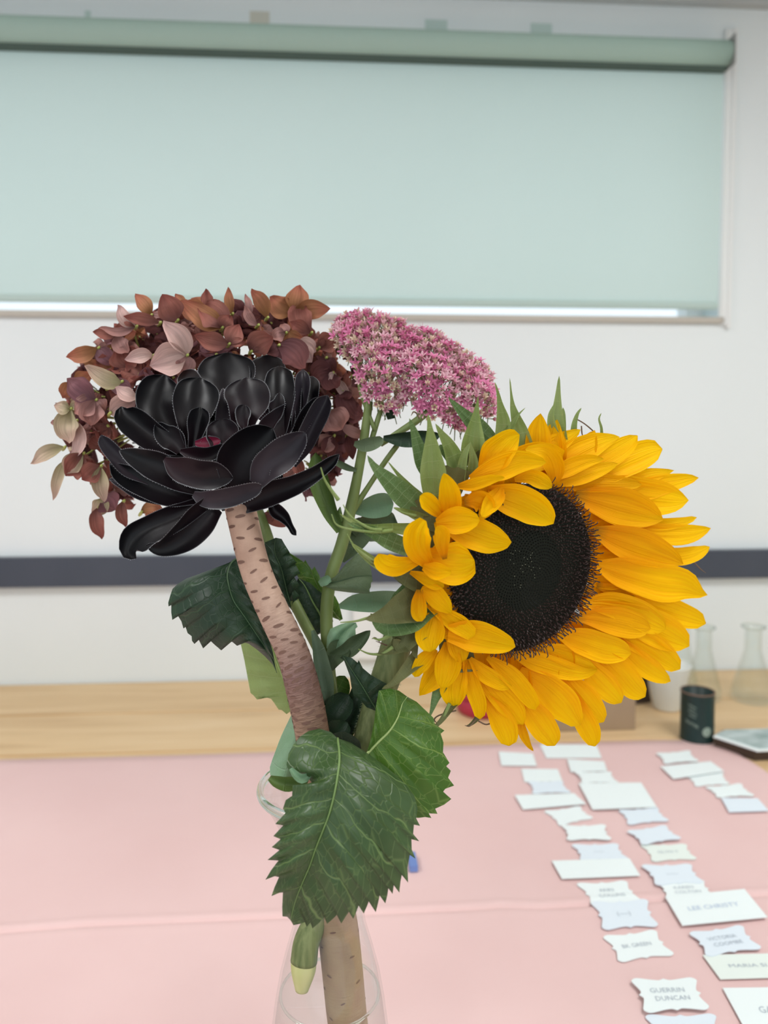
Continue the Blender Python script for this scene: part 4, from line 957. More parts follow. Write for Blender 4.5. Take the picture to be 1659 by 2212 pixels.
BF = [ # full-picture coordinates
 ('bract', -14, -10, [(1203,950,24),(1203,905,15),(1205,860,7),(1208,812,1.6)]), ('bract', -12, -10, [(1196,945,14),(1190,900,7),(1200,870,2)]),
 ('bract', -13, -10, [(1218,945,5),(1218,900,4),(1216,880,1.5)]), ('bract', -13, -10, [(1238,945,8),(1241,915,6),(1247,895,3.5),(1256,881,1.2)]), ('bract', -13, -9, [(1300,952,4),(1299,925,3),(1294,905,2),(1299,892,1)]),
 ('bract_brown', -6, 8, [(905,1300,46),(870,1315,34),(830,1330,18),(788,1338,2.5)]), ('bract_dark', -8, 4, [(910,1290,50),(870,1330,44),(830,1350,22),(800,1325,3)]),
 ('bract_brown', -8, -2, [(905,1380,44),(880,1380,30),(850,1400,14),(815,1412,2.5)]), ('bract_brown', -8, -3, [(900,1340,44),(878,1370,34),(865,1395,18),(850,1380,5)]),
 ('bract_brown', -7, 8, [(905,1420,20),(880,1445,14),(850,1475,7),(825,1488,2.5)]), ('bract_dark', -10, -6, [(952,1480,16),(942,1505,10),(934,1530,5),(928,1548,2)]),
 ('bract_brown', -10, 4, [(1000,1490,14),(975,1525,9),(950,1560,5),(915,1590,2.5)]), ('bract_brown', -12, -8, [(1040,1530,8),(1030,1552,6),(1015,1566,3),(1006,1568,1)]),
 ('bract_brown', -4, 0, [(925,1255,34),(885,1250,20),(845,1232,8),(800,1210,2)]),
]
for i, (mm, h0, h1, cp) in enumerate(BF):
    n = len(cp); ctrl = [(x, y, w, onpl(x, y, (h0+(h1-h0)*j/(n-1))*0.001)) for j, (x, y, w) in enumerate(cp)]
    link('bract', blade('bract', ctrl, M[mm], SO, nu=14, nv=3, cup=.25, pleat=.15, rnd=.03, wav=.08, seed=i+30), sf)
for cp in ([(1245,905),(1262,915),(1280,930),(1293,945)], [(1256,920),(1257,935),(1260,948)], [(1176,945),(1180,930),(1184,922)], [(985,1535),(965,1540),(945,1547),(938,1555),(944,1562)], [(962,1505),(975,1513),(985,1508)], [(1034,1558),(1050,1565),(1066,1560),(1080,1556)], [(1030,1552),(1015,1568),(1004,1567)], [(820,1385),(810,1378),(803,1380)], [(850,1400),(830,1392),(812,1385)], [(906,905),(900,893),(893,890),(888,898)], [(1500,1215),(1512,1228),(1525,1238)]):
    pts = [P(x, y, onpl(x, y, -0.020 if cp[0][1] < 960 else -0.008)) for x, y in cp]
    tm, _ = tube('tendril', pts, [0.0005]*(len(cp)-1)+[0.00015], M['tendril'], 6, org=SO); link('tendril', tm, sf)
for cp in ([(670,105),(700,175),(770,208),(880,226),(1000,236),(1120,225)], [(755,35),(800,110),(870,165),(960,212),(1040,222)], [(785,250),(830,330),(900,395),(1000,470)], [(735,903),(850,893),(950,868),(1060,855)], [(868,1100),(950,1134),(1040,1132),(1120,1085)], [(972,1018),(1030,1030),(1100,1000)], [(1345,1755),(1440,1665),(1500,1590),(1540,1500)], [(1045,1392),(1150,1345),(1235,1265)], [(1130,60),(1200,95),(1290,120)], [(590,-240),(620,-150),(670,-70),(720,0)]):
    tt_ = [TR(520, 1080, 3.413)(*p) for p in cp]; n = len(tt_)
    tm, _ = tube('bract_tail', [P(x, y, onpl(x, y, -0.004+0.002*i/n)) for i, (x, y) in enumerate(tt_)], [.0003+.0010*i/(n-1) for i in range(n)], M['bract'], 6, org=SO); link('bract_tail', tm, sf)
# stem
spx = [(925, 1255, 44, .525), (895, 1300, 40, .53), (868, 1360, 34, .53), (845, 1430, 33, .527), (815, 1520, 31, .522), (790, 1610, 30, .515), (765, 1720, 28, .507), (735, 1840, 26, .503), (695, 1960, 25, .495), (664, 2030, 28, .488), (656, 2078, 29, .486)]
tm, _ = tube('stem', [P(x, y, d) for x, y, r, d in spx], [r*d/F for x, y, r, d in spx], M['stem_sun'], 18, org=SO); sst = link('stem', tm, sf)
tm, _ = tube('stem_end', [P(656, 2074, .486), P(655, 2100, .485), P(652, 2140, .484)], [28*.486/F, 26*.485/F, 14*.485/F], M['stem_cut'], 16, org=SO)
link('stem_end', tm, sf, label='pale yellow-green cut end')
# stem and bract hairs
vs = []; fs = []
for k in range(500):
    f = random.random()*(len(spx)-5)+0.2; i = int(f); a0 = spx[i]; b0 = spx[i+1]; t = f-i
    x, y, r, d = [p+(q_-p)*t for p, q_ in zip(a0, b0)]; sgn = random.choice((-1, 1, random.uniform(-1, 1))); 
    p = P(x+sgn*r*.98, y+0.25*sgn*r, d-(1-abs(sgn))*.008); dr = (RIGHT*sgn*1.0+UP*random.uniform(-.5, .7)-FWD*random.uniform(0, .6)).normalized()
    o_ = len(vs); vs += [p-UP*.00012, p+UP*.00012, p+dr*random.uniform(.001, .002)]; fs.append((o_, o_+1, o_+2))
link('stem_hairs', mesh('stem_hairs', vs, fs, [M['hair']], None, None, False, SO), sst, kind='stuff')
# sunflower leaves
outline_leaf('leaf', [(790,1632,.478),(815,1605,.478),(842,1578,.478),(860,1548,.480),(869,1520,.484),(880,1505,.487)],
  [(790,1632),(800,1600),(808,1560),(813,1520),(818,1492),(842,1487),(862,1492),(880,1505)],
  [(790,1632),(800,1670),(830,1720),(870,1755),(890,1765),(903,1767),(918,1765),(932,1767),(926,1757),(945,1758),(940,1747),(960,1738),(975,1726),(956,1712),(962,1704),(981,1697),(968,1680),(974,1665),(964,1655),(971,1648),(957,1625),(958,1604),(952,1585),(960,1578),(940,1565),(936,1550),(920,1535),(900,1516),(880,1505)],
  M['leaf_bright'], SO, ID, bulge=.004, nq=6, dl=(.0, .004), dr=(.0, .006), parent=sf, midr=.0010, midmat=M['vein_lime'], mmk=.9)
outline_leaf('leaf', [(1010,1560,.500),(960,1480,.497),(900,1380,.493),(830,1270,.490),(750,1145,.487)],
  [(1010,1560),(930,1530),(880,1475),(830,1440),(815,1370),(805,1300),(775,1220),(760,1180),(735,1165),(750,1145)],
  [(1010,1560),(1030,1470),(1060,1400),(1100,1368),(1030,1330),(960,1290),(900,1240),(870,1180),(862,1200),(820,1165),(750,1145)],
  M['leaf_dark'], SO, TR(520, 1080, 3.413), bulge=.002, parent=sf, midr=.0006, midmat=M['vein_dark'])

# ---------------------------------------------------------------- hydrangea
HO = P(700, 2000, 0.512)
hy = thing('hydrangea', HO, 'faded dusty pink and brown mophead hydrangea behind the black rosette', 'flower')
HC = (455, 900, .628)
# sepal shapes in local space (for the scattered florets)
def sepal_mesh(m, ln, wd, cup, tw, seed):
    nu, nv = 6, 3; vs = []; fs = []; uv = []
    for i in range(nu+1):
        t = i/nu; w = wd*math.sin(math.pi*min(1, .06+t*.97))**.75*(1 if t < .75 else 1-(t-.75)*1.6)
        for j in range(-nv, nv+1):
            s = j/nv; vs.append((ln*t, w*s, cup*ln*(t*t*.8)+w*s*s*.5+tw*s*t*ln+.0012*math.sin(5*t+seed+s*3))); uv.append((t, s))
    R_ = 2*nv+1
    for i in range(nu):
        for j in range(2*nv): fs.append((i*R_+j, (i+1)*R_+j, (i+1)*R_+j+1, i*R_+j+1))
    return mesh('sepal', vs, fs, [m], None, uv)
SEP = [[sepal_mesh(hm, .0125*a_, .0085*b_, c_, d_, k_) for k_, (a_, b_, c_, d_) in enumerate(((1, 1, .35, .1), (1.15, 1.0, .15, -.2), (.95, 1.15, .55, .2), (1.05, .9, -.25, .1)))] for hm in HM]
fc_me = lathe('floret', [(0, .0024), (.0009, .002), (.0014, .0008), (.001, -.001), (.0007, -.006), (.0006, -.014)], M['ped'], 8)
def floret(pos, nrm, spin, ci, sc_=1.0):
    z = nrm.normalized(); x = z.cross(Vector((.31, .2, .93))).normalized(); y = z.cross(x)
    rot = Matrix((x, y, z)).transposed().to_4x4() @ Matrix.Rotation(spin, 4, 'Z')
    f_ = link('floret', fc_me, hy); f_.matrix_local = Matrix.Translation(pos-HO) @ rot @ Matrix.Scale(sc_, 4)
    for q_ in range(4):
        s_ = link('sepal', random.choice(SEP[ci]), f_); s_.matrix_local = Matrix.Rotation(q_*math.pi/2+random.uniform(-.2, .2), 4, 'Z') @ Matrix.Rotation(random.uniform(-.45, .25), 4, 'Y')
random.seed(21)
NHF = 430; hp = HC[2]/F
for k in range(NHF):
    # even spread over the ellipsoid, front and flanks
    zf = 1-2*(k+.5)/NHF; a_ = k*2.399963; rr_ = math.sqrt(1-zf*zf)
    dx, dy, dz = rr_*math.cos(a_), zf, rr_*math.sin(a_)       # right, up, away
    if dz > 0.45: continue
    lay = 0.98 if k % 3 else 0.78
    sx_, sy_ = 300*lay, 232*lay
    px, py = HC[0]+dx*sx_, HC[1]-dy*sy_
    if px < 300 and py > 1080: continue
    if ((px-460)/205)**2+((py-975)/150)**2 < 1: continue
    if py > 1055 and px > 300: continue
    if px > 760 and py > 940: continue
    d = HC[2]+dz*.062*lay
    nrm = (RIGHT*dx+UP*dy+FWD*dz*.9)+Vector([random.uniform(-.45, .45) for _ in range(3)])
    u_ = random.random()
    top = dy > .35; left = dx < -.5; right = dx > .45
    ci = random.choice([0, 1, 5, 0, 6, 2, 5] if top else [3, 1, 6, 4, 1, 0, 2] if left else [2, 2, 6, 0, 1] if right else [0, 2, 6, 1, 2])
    if lay < .9: ci = 2
    floret(P(px, py, d), nrm, random.uniform(0, 1.57), ci, random.uniform(.85, 1.2))
# flower stalks inside the head
pts0 = P(560, 1120, .60); jn = P(500, 960, .625)
for k in range(34):
    a_ = random.uniform(0, 6.28); rr_ = math.sqrt(random.random())
    p = P(HC[0]+280*rr_*math.cos(a_), HC[1]-20+190*rr_*math.sin(a_), HC[2]+random.uniform(-.02, .03)); md = jn.lerp(p, .5)+UP*.004
    tm, _ = tube('flower_stalk', [jn, md, p], [.0016, .0011, .0007], M['core'], 6, org=HO); link('flower_stalk', tm, hy)
# large sepals read one by one: (centre, [(tip x, tip y, half width, colour)], transform)
H1 = TR(60, 600, 3.6875); H2 = TR(400, 600, 3.6875); H3 = TR(60, 960, 6.9125)
RU, RO, MA, OL, PI_, TN, MV = range(7)
HERO = [
 (H1, (1265,620), [(970,700,115,PI_),(1080,340,78,PI_),(1200,790,70,RO)]), (H1, (1000,620), [(770,650,52,PI_)]), (H1, (745,830), [(450,700,62,OL)]), (H1, (875,955), [(695,870,50,PI_)]),
 (H1, (340,1045), [(208,1015,48,OL),(330,1320,85,OL),(420,1010,40,OL)]), (H1, (540,975), [(370,1080,80,RO),(500,1180,90,RO),(310,800,85,MV),(620,1060,60,RO)]),
 (H1, (290,1350), [(20,1482,50,OL)]), (H1, (385,1140), [(365,1470,48,PI_)]), (H1, (300,1450), [(200,1775,40,OL)]), (H1, (440,1400), [(290,1560,70,OL),(300,1580,80,RU)]),
 (H1, (580,1500), [(610,1790,60,OL),(430,1610,75,RU)]), (H1, (560,1830), [(590,2085,52,RU)]), (H1, (760,1780), [(780,1990,42,RU)]), (H1, (600,1750), [(520,1900,60,OL),(700,1850,90,MV)]),
 (H1, (560,560), [(303,632,58,TN),(690,700,60,MV)]), (H1, (420,640), [(600,690,30,TN)]), (H1, (720,450), [(515,430,44,RU),(800,600,60,RO)]), (H1, (860,390), [(715,215,48,PI_),(560,400,30,RO),(760,305,40,RU)]),
 (H1, (1050,360), [(760,305,45,RU)]), (H1, (980,300), [(855,125,52,TN),(1090,330,50,RO)]), (H1, (1190,340), [(1070,130,90,RU)]), (H1, (1240,240), [(1175,125,35,TN)]), (H1, (1450,300), [(1190,210,75,TN),(1420,90,40,RU)]),
 (H1, (360,830), [(510,760,60,TN),(275,960,60,TN)]), (H1, (640,870), [(840,900,60,MV),(560,740,50,MV)]), (H1, (650,1080), [(860,980,90,PI_)]), (H1, (900,1870), [(1090,1850,50,TN)]), (H1, (1080,1880),[(930,1890,34,TN)]),
 (H1, (330,1530), [(480,1540,70,RU)]), (H1, (230,1150), [(180,1155,20,RO)]),
 (H2, (290,400), [(110,200,105,RU),(-40,180,80,TN),(370,300,60,RU)]), (H2, (200,260), [(165,85,42,RU)]), (H2, (370,290), [(342,72,34,TN)]), (H2, (520,300), [(478,125,26,RO)]), (H2, (575,380), [(470,220,34,RO)]),
 (H2, (650,320), [(528,85,54,TN)]), (H2, (860,270), [(672,150,80,TN),(915,55,80,TN),(1158,245,70,TN)]), (H2, (1000,440), [(895,168,82,RU),(832,350,50,RU)]), (H2, (345,530), [(70,458,66,RU),(485,515,34,RU),(430,370,70,RU)]),
 (H2, (520,590), [(700,470,90,RU),(560,440,60,RU)]), (H2, (890,520), [(1010,675,68,PI_),(1044,590,60,PI_)]), (H2, (1060,560), [(1205,470,74,RU),(1030,480,50,RU)]), (H2, (800,440), [(690,480,50,RO),(940,480,34,TN),(760,370,40,RO)]),
 (H2, (1210,800), [(1315,955,38,PI_),(1140,810,44,PI_)]), (H2, (1170,760), [(1000,800,90,MA),(1210,880,80,MA)]), (H2, (1250,900), [(1260,980,60,MA),(1370,1135,66,MA)]), (H2, (1130,1080), [(1250,1210,110,RO),(1080,1230,80,RO)]),
 (H2, (1240,1170), [(1462,1275,38,RO)]), (H2, (1290,1250), [(1338,1450,40,MA)]), (H2, (1180,1260), [(1150,1430,60,MA),(1060,1350,70,RO)]), (H2, (880,1430), [(770,1600,48,RO),(935,1590,44,RU)]), (H2, (660,1860), [(800,1985,54,RU),(620,1950,50,RU)]),
 (H2, (1120,640), [(1200,740,44,MA),(1050,700,60,MA)]), (H2, (1270,560), [(1340,680,60,MA),(1200,600,50,MA)]), (H2, (740,540), [(960,720,100,MA),(640,600,60,MA)]),
 (H2, (1330,780), [(1440,860,70,MA),(1400,720,60,MA)]), (H2, (1300,1050), [(1420,1100,70,MA)]),
]
for i, (T_, c, pet) in enumerate(HERO):
    cx_, cy_ = T_(*c); 
    dx, dy = (cx_-HC[0])/330, (cy_-HC[1])/260; d0 = HC[2]-.070*math.sqrt(max(0.05, 1-min(1, dx*dx+dy*dy)))-.006
    tm, _ = tube('floret', [P(cx_-3, cy_+6, d0+.012), P(cx_, cy_+2, d0+.003), P(cx_+3, cy_-2, d0-.003)], [.0011, .0014, .0010], M['ped'], 7, org=HO)
    f_ = link('floret', tm, hy)
    for j, (tx, ty, hw_, ci) in enumerate(pet):
        X, Y = T_(tx, ty); s_ = 1/(3.6875 if T_ is not H3 else 6.9); l = math.hypot(X-cx_, Y-cy_); bx_ = (Y-cy_)/l*random.uniform(-.12, .12)*l; by_ = -(X-cx_)/l*random.uniform(-.12, .12)*l
        w = hw_*s_; sl = random.uniform(-.012, .006)
        ctrl = [(cx_, cy_, w*.12, d0), (cx_+(X-cx_)*.28+bx_, cy_+(Y-cy_)*.28+by_, w*1.05, d0-.003), (cx_+(X-cx_)*.60+bx_, cy_+(Y-cy_)*.60+by_, w*1.12, d0-.003+sl*.5), (cx_+(X-cx_)*.86, cy_+(Y-cy_)*.86, w*.5, d0+sl*.8), (X, Y, w*.06, d0+sl)]
        link('sepal', blade('sepal', ctrl, HM[ci], HO, nu=12, nv=3, cup=random.uniform(.2, .5), roll=random.uniform(-.6, .6), rnd=.02, wav=.12, seed=i+j*3), f_)
T4 = TR(340, 1140, 3.95)
spx = [(545, 1075, 12, .60), (575, 1150, 12, .572), (600, 1230, 12, .56), (650, 1330, 12, .548), (700, 1430, 13, .535), (722, 1530, 14, .527), (728, 1620, 15, .522), (726, 1730, 15, .518), (722, 1850, 14, .518), (722, 1960, 13, .520), (724, 2050, 12, .521)]
tm, _ = tube('stem', [P(x, y, d) for x, y, r, d in spx], [r*d/F for x, y, r, d in spx], M['stem_green'], 12, org=HO); link('stem', tm, hy)
TF = TR(520, 1540, 3.292)
outline_leaf('leaf', [(690,180,.470),(702,290,.458),(695,400,.449),(672,540,.443),(640,680,.440),(590,820,.438),(545,930,.438),(490,1090,.440),(430,1230,.443),(385,1350,.446),(355,1475,.449)],
  [(690,180),(640,135),(560,112),(480,130),(420,170),(375,225),(340,290),(325,370),(350,430),(430,440),(470,455),(505,495),(450,510),(370,515),(365,590),(320,620),(300,680),(318,712),(245,790),(302,800),(232,876),(283,898),(220,955),(275,975),(190,1046),(268,1050),(215,1120),(175,1187),(235,1160),(272,1168),(240,1240),(218,1303),(262,1280),(300,1278),(295,1380),(297,1447),(330,1450),(355,1475)],
  [(690,180),(780,210),(900,285),(1050,395),(1180,510),(1235,590),(1258,680),(1248,750),(1275,803),(1232,795),(1226,860),(1270,913),(1214,898),(1216,970),(1243,1037),(1202,1010),(1186,1100),(1190,1207),(1148,1140),(1136,1200),(1128,1278),(1090,1215),(1080,1287),(1050,1245),(1042,1300),(1028,1355),(990,1290),(975,1360),(960,1417),(918,1325),(895,1380),(875,1427),(842,1360),(820,1420),(800,1465),(775,1405),(745,1450),(715,1497),(704,1415),(660,1460),(615,1500),(612,1430),(560,1490),(510,1533),(530,1458),(495,1490),(470,1522),(478,1480),(420,1500),(375,1510),(355,1475)],
  M['leaf_front'], HO, TF, bulge=.006, quilt=.0011, nq=8, rows=12, dl=(.004, .006), dr=(.010, .002), parent=hy, midr=.0008, label='largest serrated leaf hanging in front of the carafe')
outline_leaf('leaf', [(740,235,.55),(640,290,.545),(595,350,.54),(605,440,.535),(640,600,.53),(760,780,.527),(880,960,.526),(960,1090,.528),(1020,1240,.53)],
  [(740,235),(600,312),(500,355),(400,388),(330,405),(250,432),(180,475),(130,520),(112,570),(92,640),(95,672),(118,655),(118,720),(127,787),(150,755),(178,756),(205,800),(222,860),(240,845),(258,900),(292,925),(295,965),(316,992),(328,955),(348,948),(370,990),(390,1030),(405,985),(445,958),(490,1000),(545,1047),(552,1000),(590,968),(640,975),(680,1008),(690,980),(715,972),(780,990),(850,1040),(920,1100),(985,1170),(1020,1240)],
  [(740,235),(800,450),(900,640),(960,760),(990,870),(963,875),(955,960),(985,1060),(1005,1180),(1020,1240)],
  M['leaf_dark'], HO, T4, bulge=.008, quilt=.0016, nq=7, rows=10, dl=(.006, .006), dr=(-.002, .0), parent=hy, midr=.0008, midmat=M['vein_dark'], label='dark green serrated leaf drooping left of the stem')
outline_leaf('leaf', [(1160,720,.55),(1110,560,.548),(1060,360,.546),(1000,200,.545),(1010,85,.545)],
  [(1160,720),(1060,600),(960,400),(900,200),(918,125),(1010,85)],
  [(1160,720),(1195,655),(1160,600),(1220,592),(1165,520),(1215,490),(1160,410),(1222,390),(1170,300),(1190,300),(1120,215),(1130,212),(1085,140),(1060,95),(1010,85)],
  M['leaf_dark'], HO, T4, bulge=.003, parent=hy, midr=.0006, midmat=M['vein_dark'])
outline_leaf('leaf', [(1560,790,.575),(1460,660,.572),(1380,520,.57),(1280,330,.568),(1180,250,.566),(1120,210,.566)],
  [(1560,790),(1480,760),(1400,700),(1300,560),(1200,420),(1140,300),(1120,210)],
  [(1560,790),(1582,780),(1550,650),(1520,590),(1470,530),(1400,500),(1390,420),(1340,330),(1320,360),(1290,320),(1262,275),(1250,295),(1190,250),(1120,210)],
  M['leaf_bright'], HO, T4, bulge=.002, parent=hy, midr=.0006)
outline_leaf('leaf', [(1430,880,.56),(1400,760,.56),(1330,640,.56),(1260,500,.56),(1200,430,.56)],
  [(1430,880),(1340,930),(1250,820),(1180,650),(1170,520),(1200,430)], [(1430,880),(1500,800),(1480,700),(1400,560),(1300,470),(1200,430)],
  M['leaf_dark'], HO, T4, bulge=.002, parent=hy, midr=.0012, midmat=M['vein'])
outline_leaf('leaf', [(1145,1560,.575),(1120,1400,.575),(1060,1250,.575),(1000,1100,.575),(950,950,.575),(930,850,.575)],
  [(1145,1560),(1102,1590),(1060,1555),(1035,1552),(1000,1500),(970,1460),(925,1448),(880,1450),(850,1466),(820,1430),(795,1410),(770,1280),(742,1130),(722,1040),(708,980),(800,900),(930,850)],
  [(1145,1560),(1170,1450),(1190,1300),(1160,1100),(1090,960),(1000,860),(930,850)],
  M['leaf_lime'], HO, T4, bulge=.003, parent=hy, midr=.0009, midmat=M['vein_lime'], label='pale lime leaf at the back')
# rolled leaf behind the front leaf
link('leaf', blade('leaf', [(668,1500,20,.535),(652,1560,28,.527),(632,1620,34,.512),(616,1665,34,.492),(606,1696,26,.480)], M['leaf_mint'], HO, nu=14, nv=5, cup=-.8, rnd=.12, wav=.08), hy, label='rolled pale green leaf')
link('leaf', blade('leaf', [(582,1680,6,.468),(600,1690,14,.466),(625,1694,16,.466),(652,1690,10,.467),(668,1682,3,.468)], M['leaf_olive'], HO, nu=12, nv=4, cup=.5, rnd=.1, wav=.2), hy)
link('leaf', blade('leaf', [(628,1660,4,.455),(640,1675,9,.452),(655,1682,10,.452),(668,1672,6,.453),(662,1658,3,.454)], M['leaf_mint'], HO, nu=12, nv=4, cup=.7, rnd=.1, wav=.3), hy)

# ---------------------------------------------------------------- sedum
EO = P(716, 2000, 0.53)
se = thing('pink_sedum', EO, 'pink stonecrop flower head of tiny stars on green stems, right of the hydrangea', 'flower')
def stm(cp, name='stem', m='stem_green'):
    tm, _ = tube(name, [P(x, y, d) for x, y, r, d in cp], [r*d/F for x, y, r, d in cp], M[m], 12, org=EO); return link(name, tm, se)
stm([(797, 868, 9, .575), (786, 950, 10, .572), (772, 1030, 11, .568), (755, 1110, 13, .565), (737, 1180, 14, .56), (715, 1245, 14, .555), (705, 1330, 14, .548), (712, 1450, 13, .54), (728, 1560, 12, .535), (735, 1680, 11, .53), (730, 1800, 10, .528), (724, 1920, 10, .528), (722, 2000, 10, .528)])
for cp in ([(752,1118,9,.565),(790,1060,6,.57),(830,1000,6,.573),(858,962,6,.575)], [(822,960,6,.573),(860,935,7,.57),(905,905,8,.568),(960,860,6,.57),(1010,800,5,.575)], [(800,960,6,.575),(815,910,6,.575),(828,870,5,.578)], [(810,930,5,.572),(780,850,4,.575),(770,790,4,.58)],
           [(905,905,5,.568),(920,840,5,.575),(900,790,4,.58)], [(1000,860,4,.575),(1020,880,4,.572),(1040,850,4,.575)]): stm(cp, 'branch')
def eblade(cp, m, cup=.2, roll=0, wav=.05, lb=None): link('leaf', blade('leaf', cp, M[m], EO, nu=16, nv=4, cup=cup, roll=roll, rnd=.10, wav=wav, thick=.0008), se, label=lb)
eblade([(765,958,5,.560),(785,962,14,.557),(808,957,14,.556),(828,948,8,.556)], 'leaf_sage')
eblade([(828,946,5,.566),(870,950,16,.563),(915,946,16,.563),(952,940,6,.565)], 'leaf_dark', .3)
eblade([(845,905,8,.575),(842,890,10,.575),(840,875,10,.575)], 'leaf_dark', .3)
eblade([(735,1148,9,.560),(712,1105,17,.562),(692,1050,22,.566),(684,1010,18,.57),(682,978,8,.572)], 'leaf_olive', .5, .3)
eblade([(770,1016,4,.565),(750,1010,7,.568),(730,1000,7,.57),(718,990,4,.57)], 'leaf_sage', .3)
eblade([(757,1135,10,.575),(790,1140,30,.585),(830,1125,36,.59),(850,1110,18,.592)], 'leaf_sage', .3, .3)
eblade([(765,1105,6,.572),(795,1098,22,.574),(830,1090,26,.576),(850,1088,16,.578)], 'leaf_mint', .3, .3)
eblade([(735,1210,10,.57),(755,1180,24,.575),(775,1150,30,.58),(800,1130,20,.585)], 'leaf_sage', .3)
KT = TR(520, 1080, 3.413)
outline_leaf('leaf', [(600,625,.545),(720,600,.543),(850,565,.541),(968,560,.541)], [(600,625),(700,560),(775,470),(850,400),(885,388),(925,425),(950,475),(962,520),(968,560)], [(600,625),(690,668),(800,682),(905,690),(952,690),(950,660),(960,640),(960,610),(973,600),(968,560)], M['leaf_sage'], EO, KT, bulge=.003, quilt=.0004, parent=se, midr=.0005, midmat=M['vein_dark'])
eblade([(690,1262,6,.543),(700,1256,10,.541),(714,1248,8,.541)], 'leaf_mint', .3)
eblade([(733,1310,5,.56),(765,1303,18,.563),(810,1300,23,.566),(860,1300,22,.57),(900,1300,10,.572)], 'leaf_mint', .3, .2)
outline_leaf('leaf', [(660,1140,.535),(690,1080,.535),(740,1000,.536),(800,940,.538),(850,905,.54)], [(660,1140),(632,1090),(636,1010),(660,950),(740,915),(800,900),(850,905)], [(660,1140),(720,1130),(790,1090),(850,1010),(845,950),(862,935),(850,905)], M['leaf_mint'], EO, KT, bulge=.004, quilt=.0010, nq=4, parent=se, midr=.0005, midmat=M['leaf_mint'], label='crinkled mint green leaf')
eblade([(708,1424,8,.532),(745,1408,17,.531),(775,1385,16,.533),(800,1362,4,.536)], 'leaf_sage', .5, .3, .2)
eblade([(676,1362,4,.525),(690,1410,15,.522),(700,1460,18,.52),(706,1495,16,.518),(708,1530,8,.518)], 'leaf_grey', .4, .3, .15, 'drooping grey-green leaf')
eblade([(710,1445,10,.53),(722,1420,20,.53),(735,1400,24,.535),(745,1385,10,.54)], 'leaf_sage', .5)
eblade([(720,1530,14,.53),(725,1500,26,.535),(735,1480,24,.54),(745,1460,8,.545)], 'leaf_bright', .3)
eblade([(712,1570,16,.515),(722,1545,26,.515),(738,1520,28,.517),(752,1500,14,.52)], 'leaf_dark', .3)
eblade([(745,1600,10,.52),(752,1560,18,.522),(765,1520,18,.525),(775,1470,8,.53)], 'leaf_dark', .3)
eblade([(700,1600,20,.508),(715,1585,24,.508),(735,1575,24,.508),(750,1560,12,.51)], 'leaf_dark', .3)
eblade([(750,1600,8,.53),(758,1570,12,.53),(768,1540,10,.532),(772,1510,4,.535)], 'leaf_olive', .4)
eblade([(690,1640,20,.49),(715,1620,30,.49),(745,1612,30,.49),(780,1620,14,.492)], 'leaf_dark', .2)
stm([(738,1128,4,.562),(734,1118,6,.562),(733,1108,6,.562),(735,1095,1,.562)], 'bud', 'leaf_olive')
# the tiny star flowers
def star(op, m1, tilt, stam):
    vs = []; fs = []; mi = []
    def leaflet(an, ln, w, up, mtl, z0=0.0):
        o_ = len(vs); ca, sa = math.cos(an), math.sin(an)
        for t, ww in ((0, .35), (.35, 1), (.75, .7), (1, .05)):
            r_ = ln*t*math.sin(up+.3*t); z_ = z0+ln*t*math.cos(up+.25*t)
            for s in (-1, 0, 1): vs.append((ca*(r_+.0004)-sa*w*ww*s, sa*(r_+.0004)+ca*w*ww*s, z_+(.3*w*ww if s else 0)))
        for i in range(3):
            for j in range(2): fs.append((o_+i*3+j, o_+(i+1)*3+j, o_+(i+1)*3+j+1, o_+i*3+j+1)); mi.append(mtl)
    for k in range(5): leaflet(k*1.2566, .0046, .0010, op, 0, .0012)
    for k in range(5): leaflet(k*1.2566+.63, .0026, .0009, max(.25, op*.5), 1, -.0006)
    if stam:
        for k in range(5):
            an = k*1.2566+.6; o_ = len(vs); p = (math.cos(an)*.0008, math.sin(an)*.0008)
            q_ = (math.cos(an)*.0022, math.sin(an)*.0022, .0062)
            vs.extend([(p[0]-.0001, p[1], .0015), (p[0]+.0001, p[1]+.0001, .0015), q_]); fs.append((o_, o_+1, o_+2)); mi.append(2)
    o_ = len(vs)
    for k in range(5): vs.append((math.cos(k*1.2566)*.0009, math.sin(k*1.2566)*.0009, .001))
    vs.append((0, 0, .0036)); 
    for k in range(5): fs.append((o_+k, o_+(k+1) % 5, o_+5)); mi.append(2)
    for k in range(3): an = k*2.1; vs.append((math.cos(an)*.0004, math.sin(an)*.0004, .0)); 
    b_ = len(vs)-3
    for k in range(3): an = k*2.1; vs.append((math.cos(an)*.0003, math.sin(an)*.0003, -.007))
    for k in range(3): fs.append((b_+k, b_+(k+1) % 3, b_+3+(k+1) % 3, b_+3+k)); mi.append(3)
    return vs, fs, mi, [m1, M['s_cream'], M['s_dark'], M['stem_green']]
KIND = [star(.75, M['s_pink'], 0, True), star(.55, M['s_pale'], 0, True), star(.18, M['s_cream'], 0, False), star(.35, M['s_pale'], 0, False), star(.95, M['s_pink'], 0, True)]
KM = [mesh('star_floret', k_[0], k_[1], k_[3], k_[2]) for k_ in KIND]
topE = [(724,712),(735,690),(765,676),(790,676),(822,684),(850,692),(876,702),(905,712),(938,716),(965,732),(985,748),(1010,768),(1038,784),(1058,810),(1066,840),(1068,870),(1066,905)]
botE = [(724,740),(735,755),(760,775),(775,815),(785,850),(800,868),(830,890),(850,895),(868,880),(890,850),(905,890),(925,912),(950,905),(985,925),(1005,935),(1030,900),(1066,908)]
random.seed(5); pts = []
tries = 0
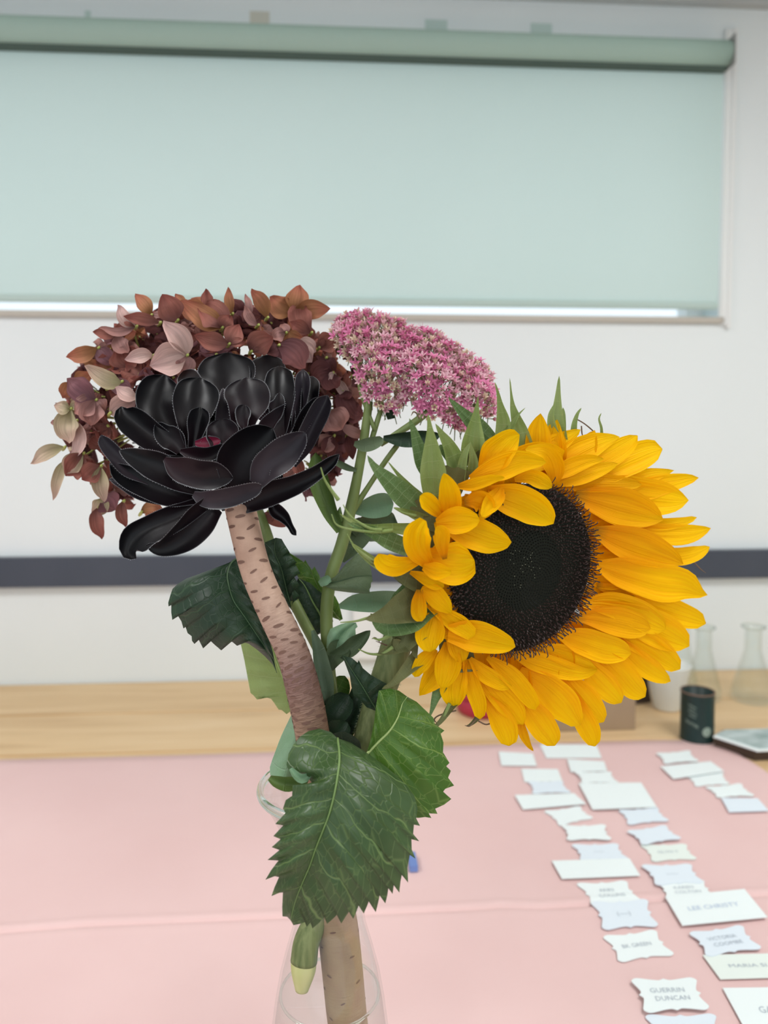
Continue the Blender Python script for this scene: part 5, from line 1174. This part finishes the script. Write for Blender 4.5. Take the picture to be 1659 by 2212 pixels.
while len(pts) < 640 and tries < 60000:
    tries += 1
    x = random.uniform(722, 1070)
    def ev(E):
        for a_, b_ in zip(E, E[1:]):
            if a_[0] <= x <= b_[0] and b_[0] > a_[0]: return a_[1]+(b_[1]-a_[1])*(x-a_[0])/(b_[0]-a_[0])
        return None
    t_, b_ = ev(topE), ev(botE)
    if t_ is None or b_ is None: continue
    v_ = random.random()
    y = t_+(b_-t_)*v_
    if v_ > .55 and random.random() < .3: continue
    md = 5.5 if v_ < .5 else 8.0
    if any((x-p[0])**2+(y-p[1])**2 < md*md for p in pts): continue
    pts.append((x, y, v_))
pts.sort(key=lambda p: -p[2])
jv, jf, jm = [], [], []
joined_mats = [M['s_pale'], M['s_cream'], M['s_dark'], M['stem_green'], M['s_pink']]
for i, (x, y, v_) in enumerate(pts):
    # three shallow domes
    cx_ = 800 if x < 868 else 930 if x < 1000 else 1040; lx = (x-cx_)/80
    d = .560+.03*abs(v_-.55)**1.0*(1.6 if v_ < .55 else .6)+.01*lx*lx+random.uniform(-.004, .004)
    nrm = RIGHT*(.55*lx+(x-900)/420)+UP*(1.15-1.25*v_)-FWD*(.35+.7*v_)+Vector([random.uniform(-.25, .25) for _ in range(3)])
    z = nrm.normalized(); xx = z.cross(Vector((.3, .2, .93))).normalized(); yy_ = z.cross(xx); s_ = random.uniform(.85, 1.15)
    rot = Matrix((xx, yy_, z)).transposed().to_4x4() @ Matrix.Rotation(random.uniform(0, 1.2), 4, 'Z') @ Matrix.Scale(s_, 4)
    left = x < 860
    kd = random.choices([0, 1, 2, 3, 4], [4, 4, 3, 4, 1] if (left and v_ < .5) else [3, 1, 5, 4, 1] if left else [5, 4, 1, 3, 2] if v_ < .6 else [5, 2, 2, 3, 3])[0]
    mt = Matrix.Translation(P(x, y, d)-EO) @ rot
    if i < 300:
        link('star_floret', KM[kd], se).matrix_local = mt
    else:
        o_ = len(jv); jv += [mt @ Vector(v) for v in KIND[kd][0]]; jf += [tuple(o_+a_ for a_ in f_) for f_ in KIND[kd][1]]
        pink = KIND[kd][3][0]; jm += [(4 if pink == M['s_pink'] else 1 if pink == M['s_cream'] else 0) if a_ == 0 else a_ for a_ in KIND[kd][2]]
for x, y, v_ in random.sample(pts, 420):            # an inner layer of buds behind the open stars
    x += random.uniform(-6, 6); y += random.uniform(-2, 6); kd = random.choice([2, 2, 3])
    z = (UP*.8-FWD*.5+Vector([random.uniform(-.4, .4) for _ in range(3)])).normalized(); xx = z.cross(Vector((.3, .2, .93))).normalized(); yy_ = z.cross(xx)
    if not (724 < x < 1064) or v_ < .06: continue
    mt = Matrix.Translation(P(x, y, .592+.02*(1-v_))-EO) @ Matrix((xx, yy_, z)).transposed().to_4x4() @ Matrix.Scale(1.35, 4)
    o_ = len(jv); jv += [mt @ Vector(v) for v in KIND[kd][0]]; jf += [tuple(o_+a_ for a_ in f_) for f_ in KIND[kd][1]]; jm += [1 if a_ == 0 else a_ for a_ in KIND[kd][2]]
link('star_florets', mesh('star_florets', jv, jf, joined_mats, jm), se, kind='stuff')
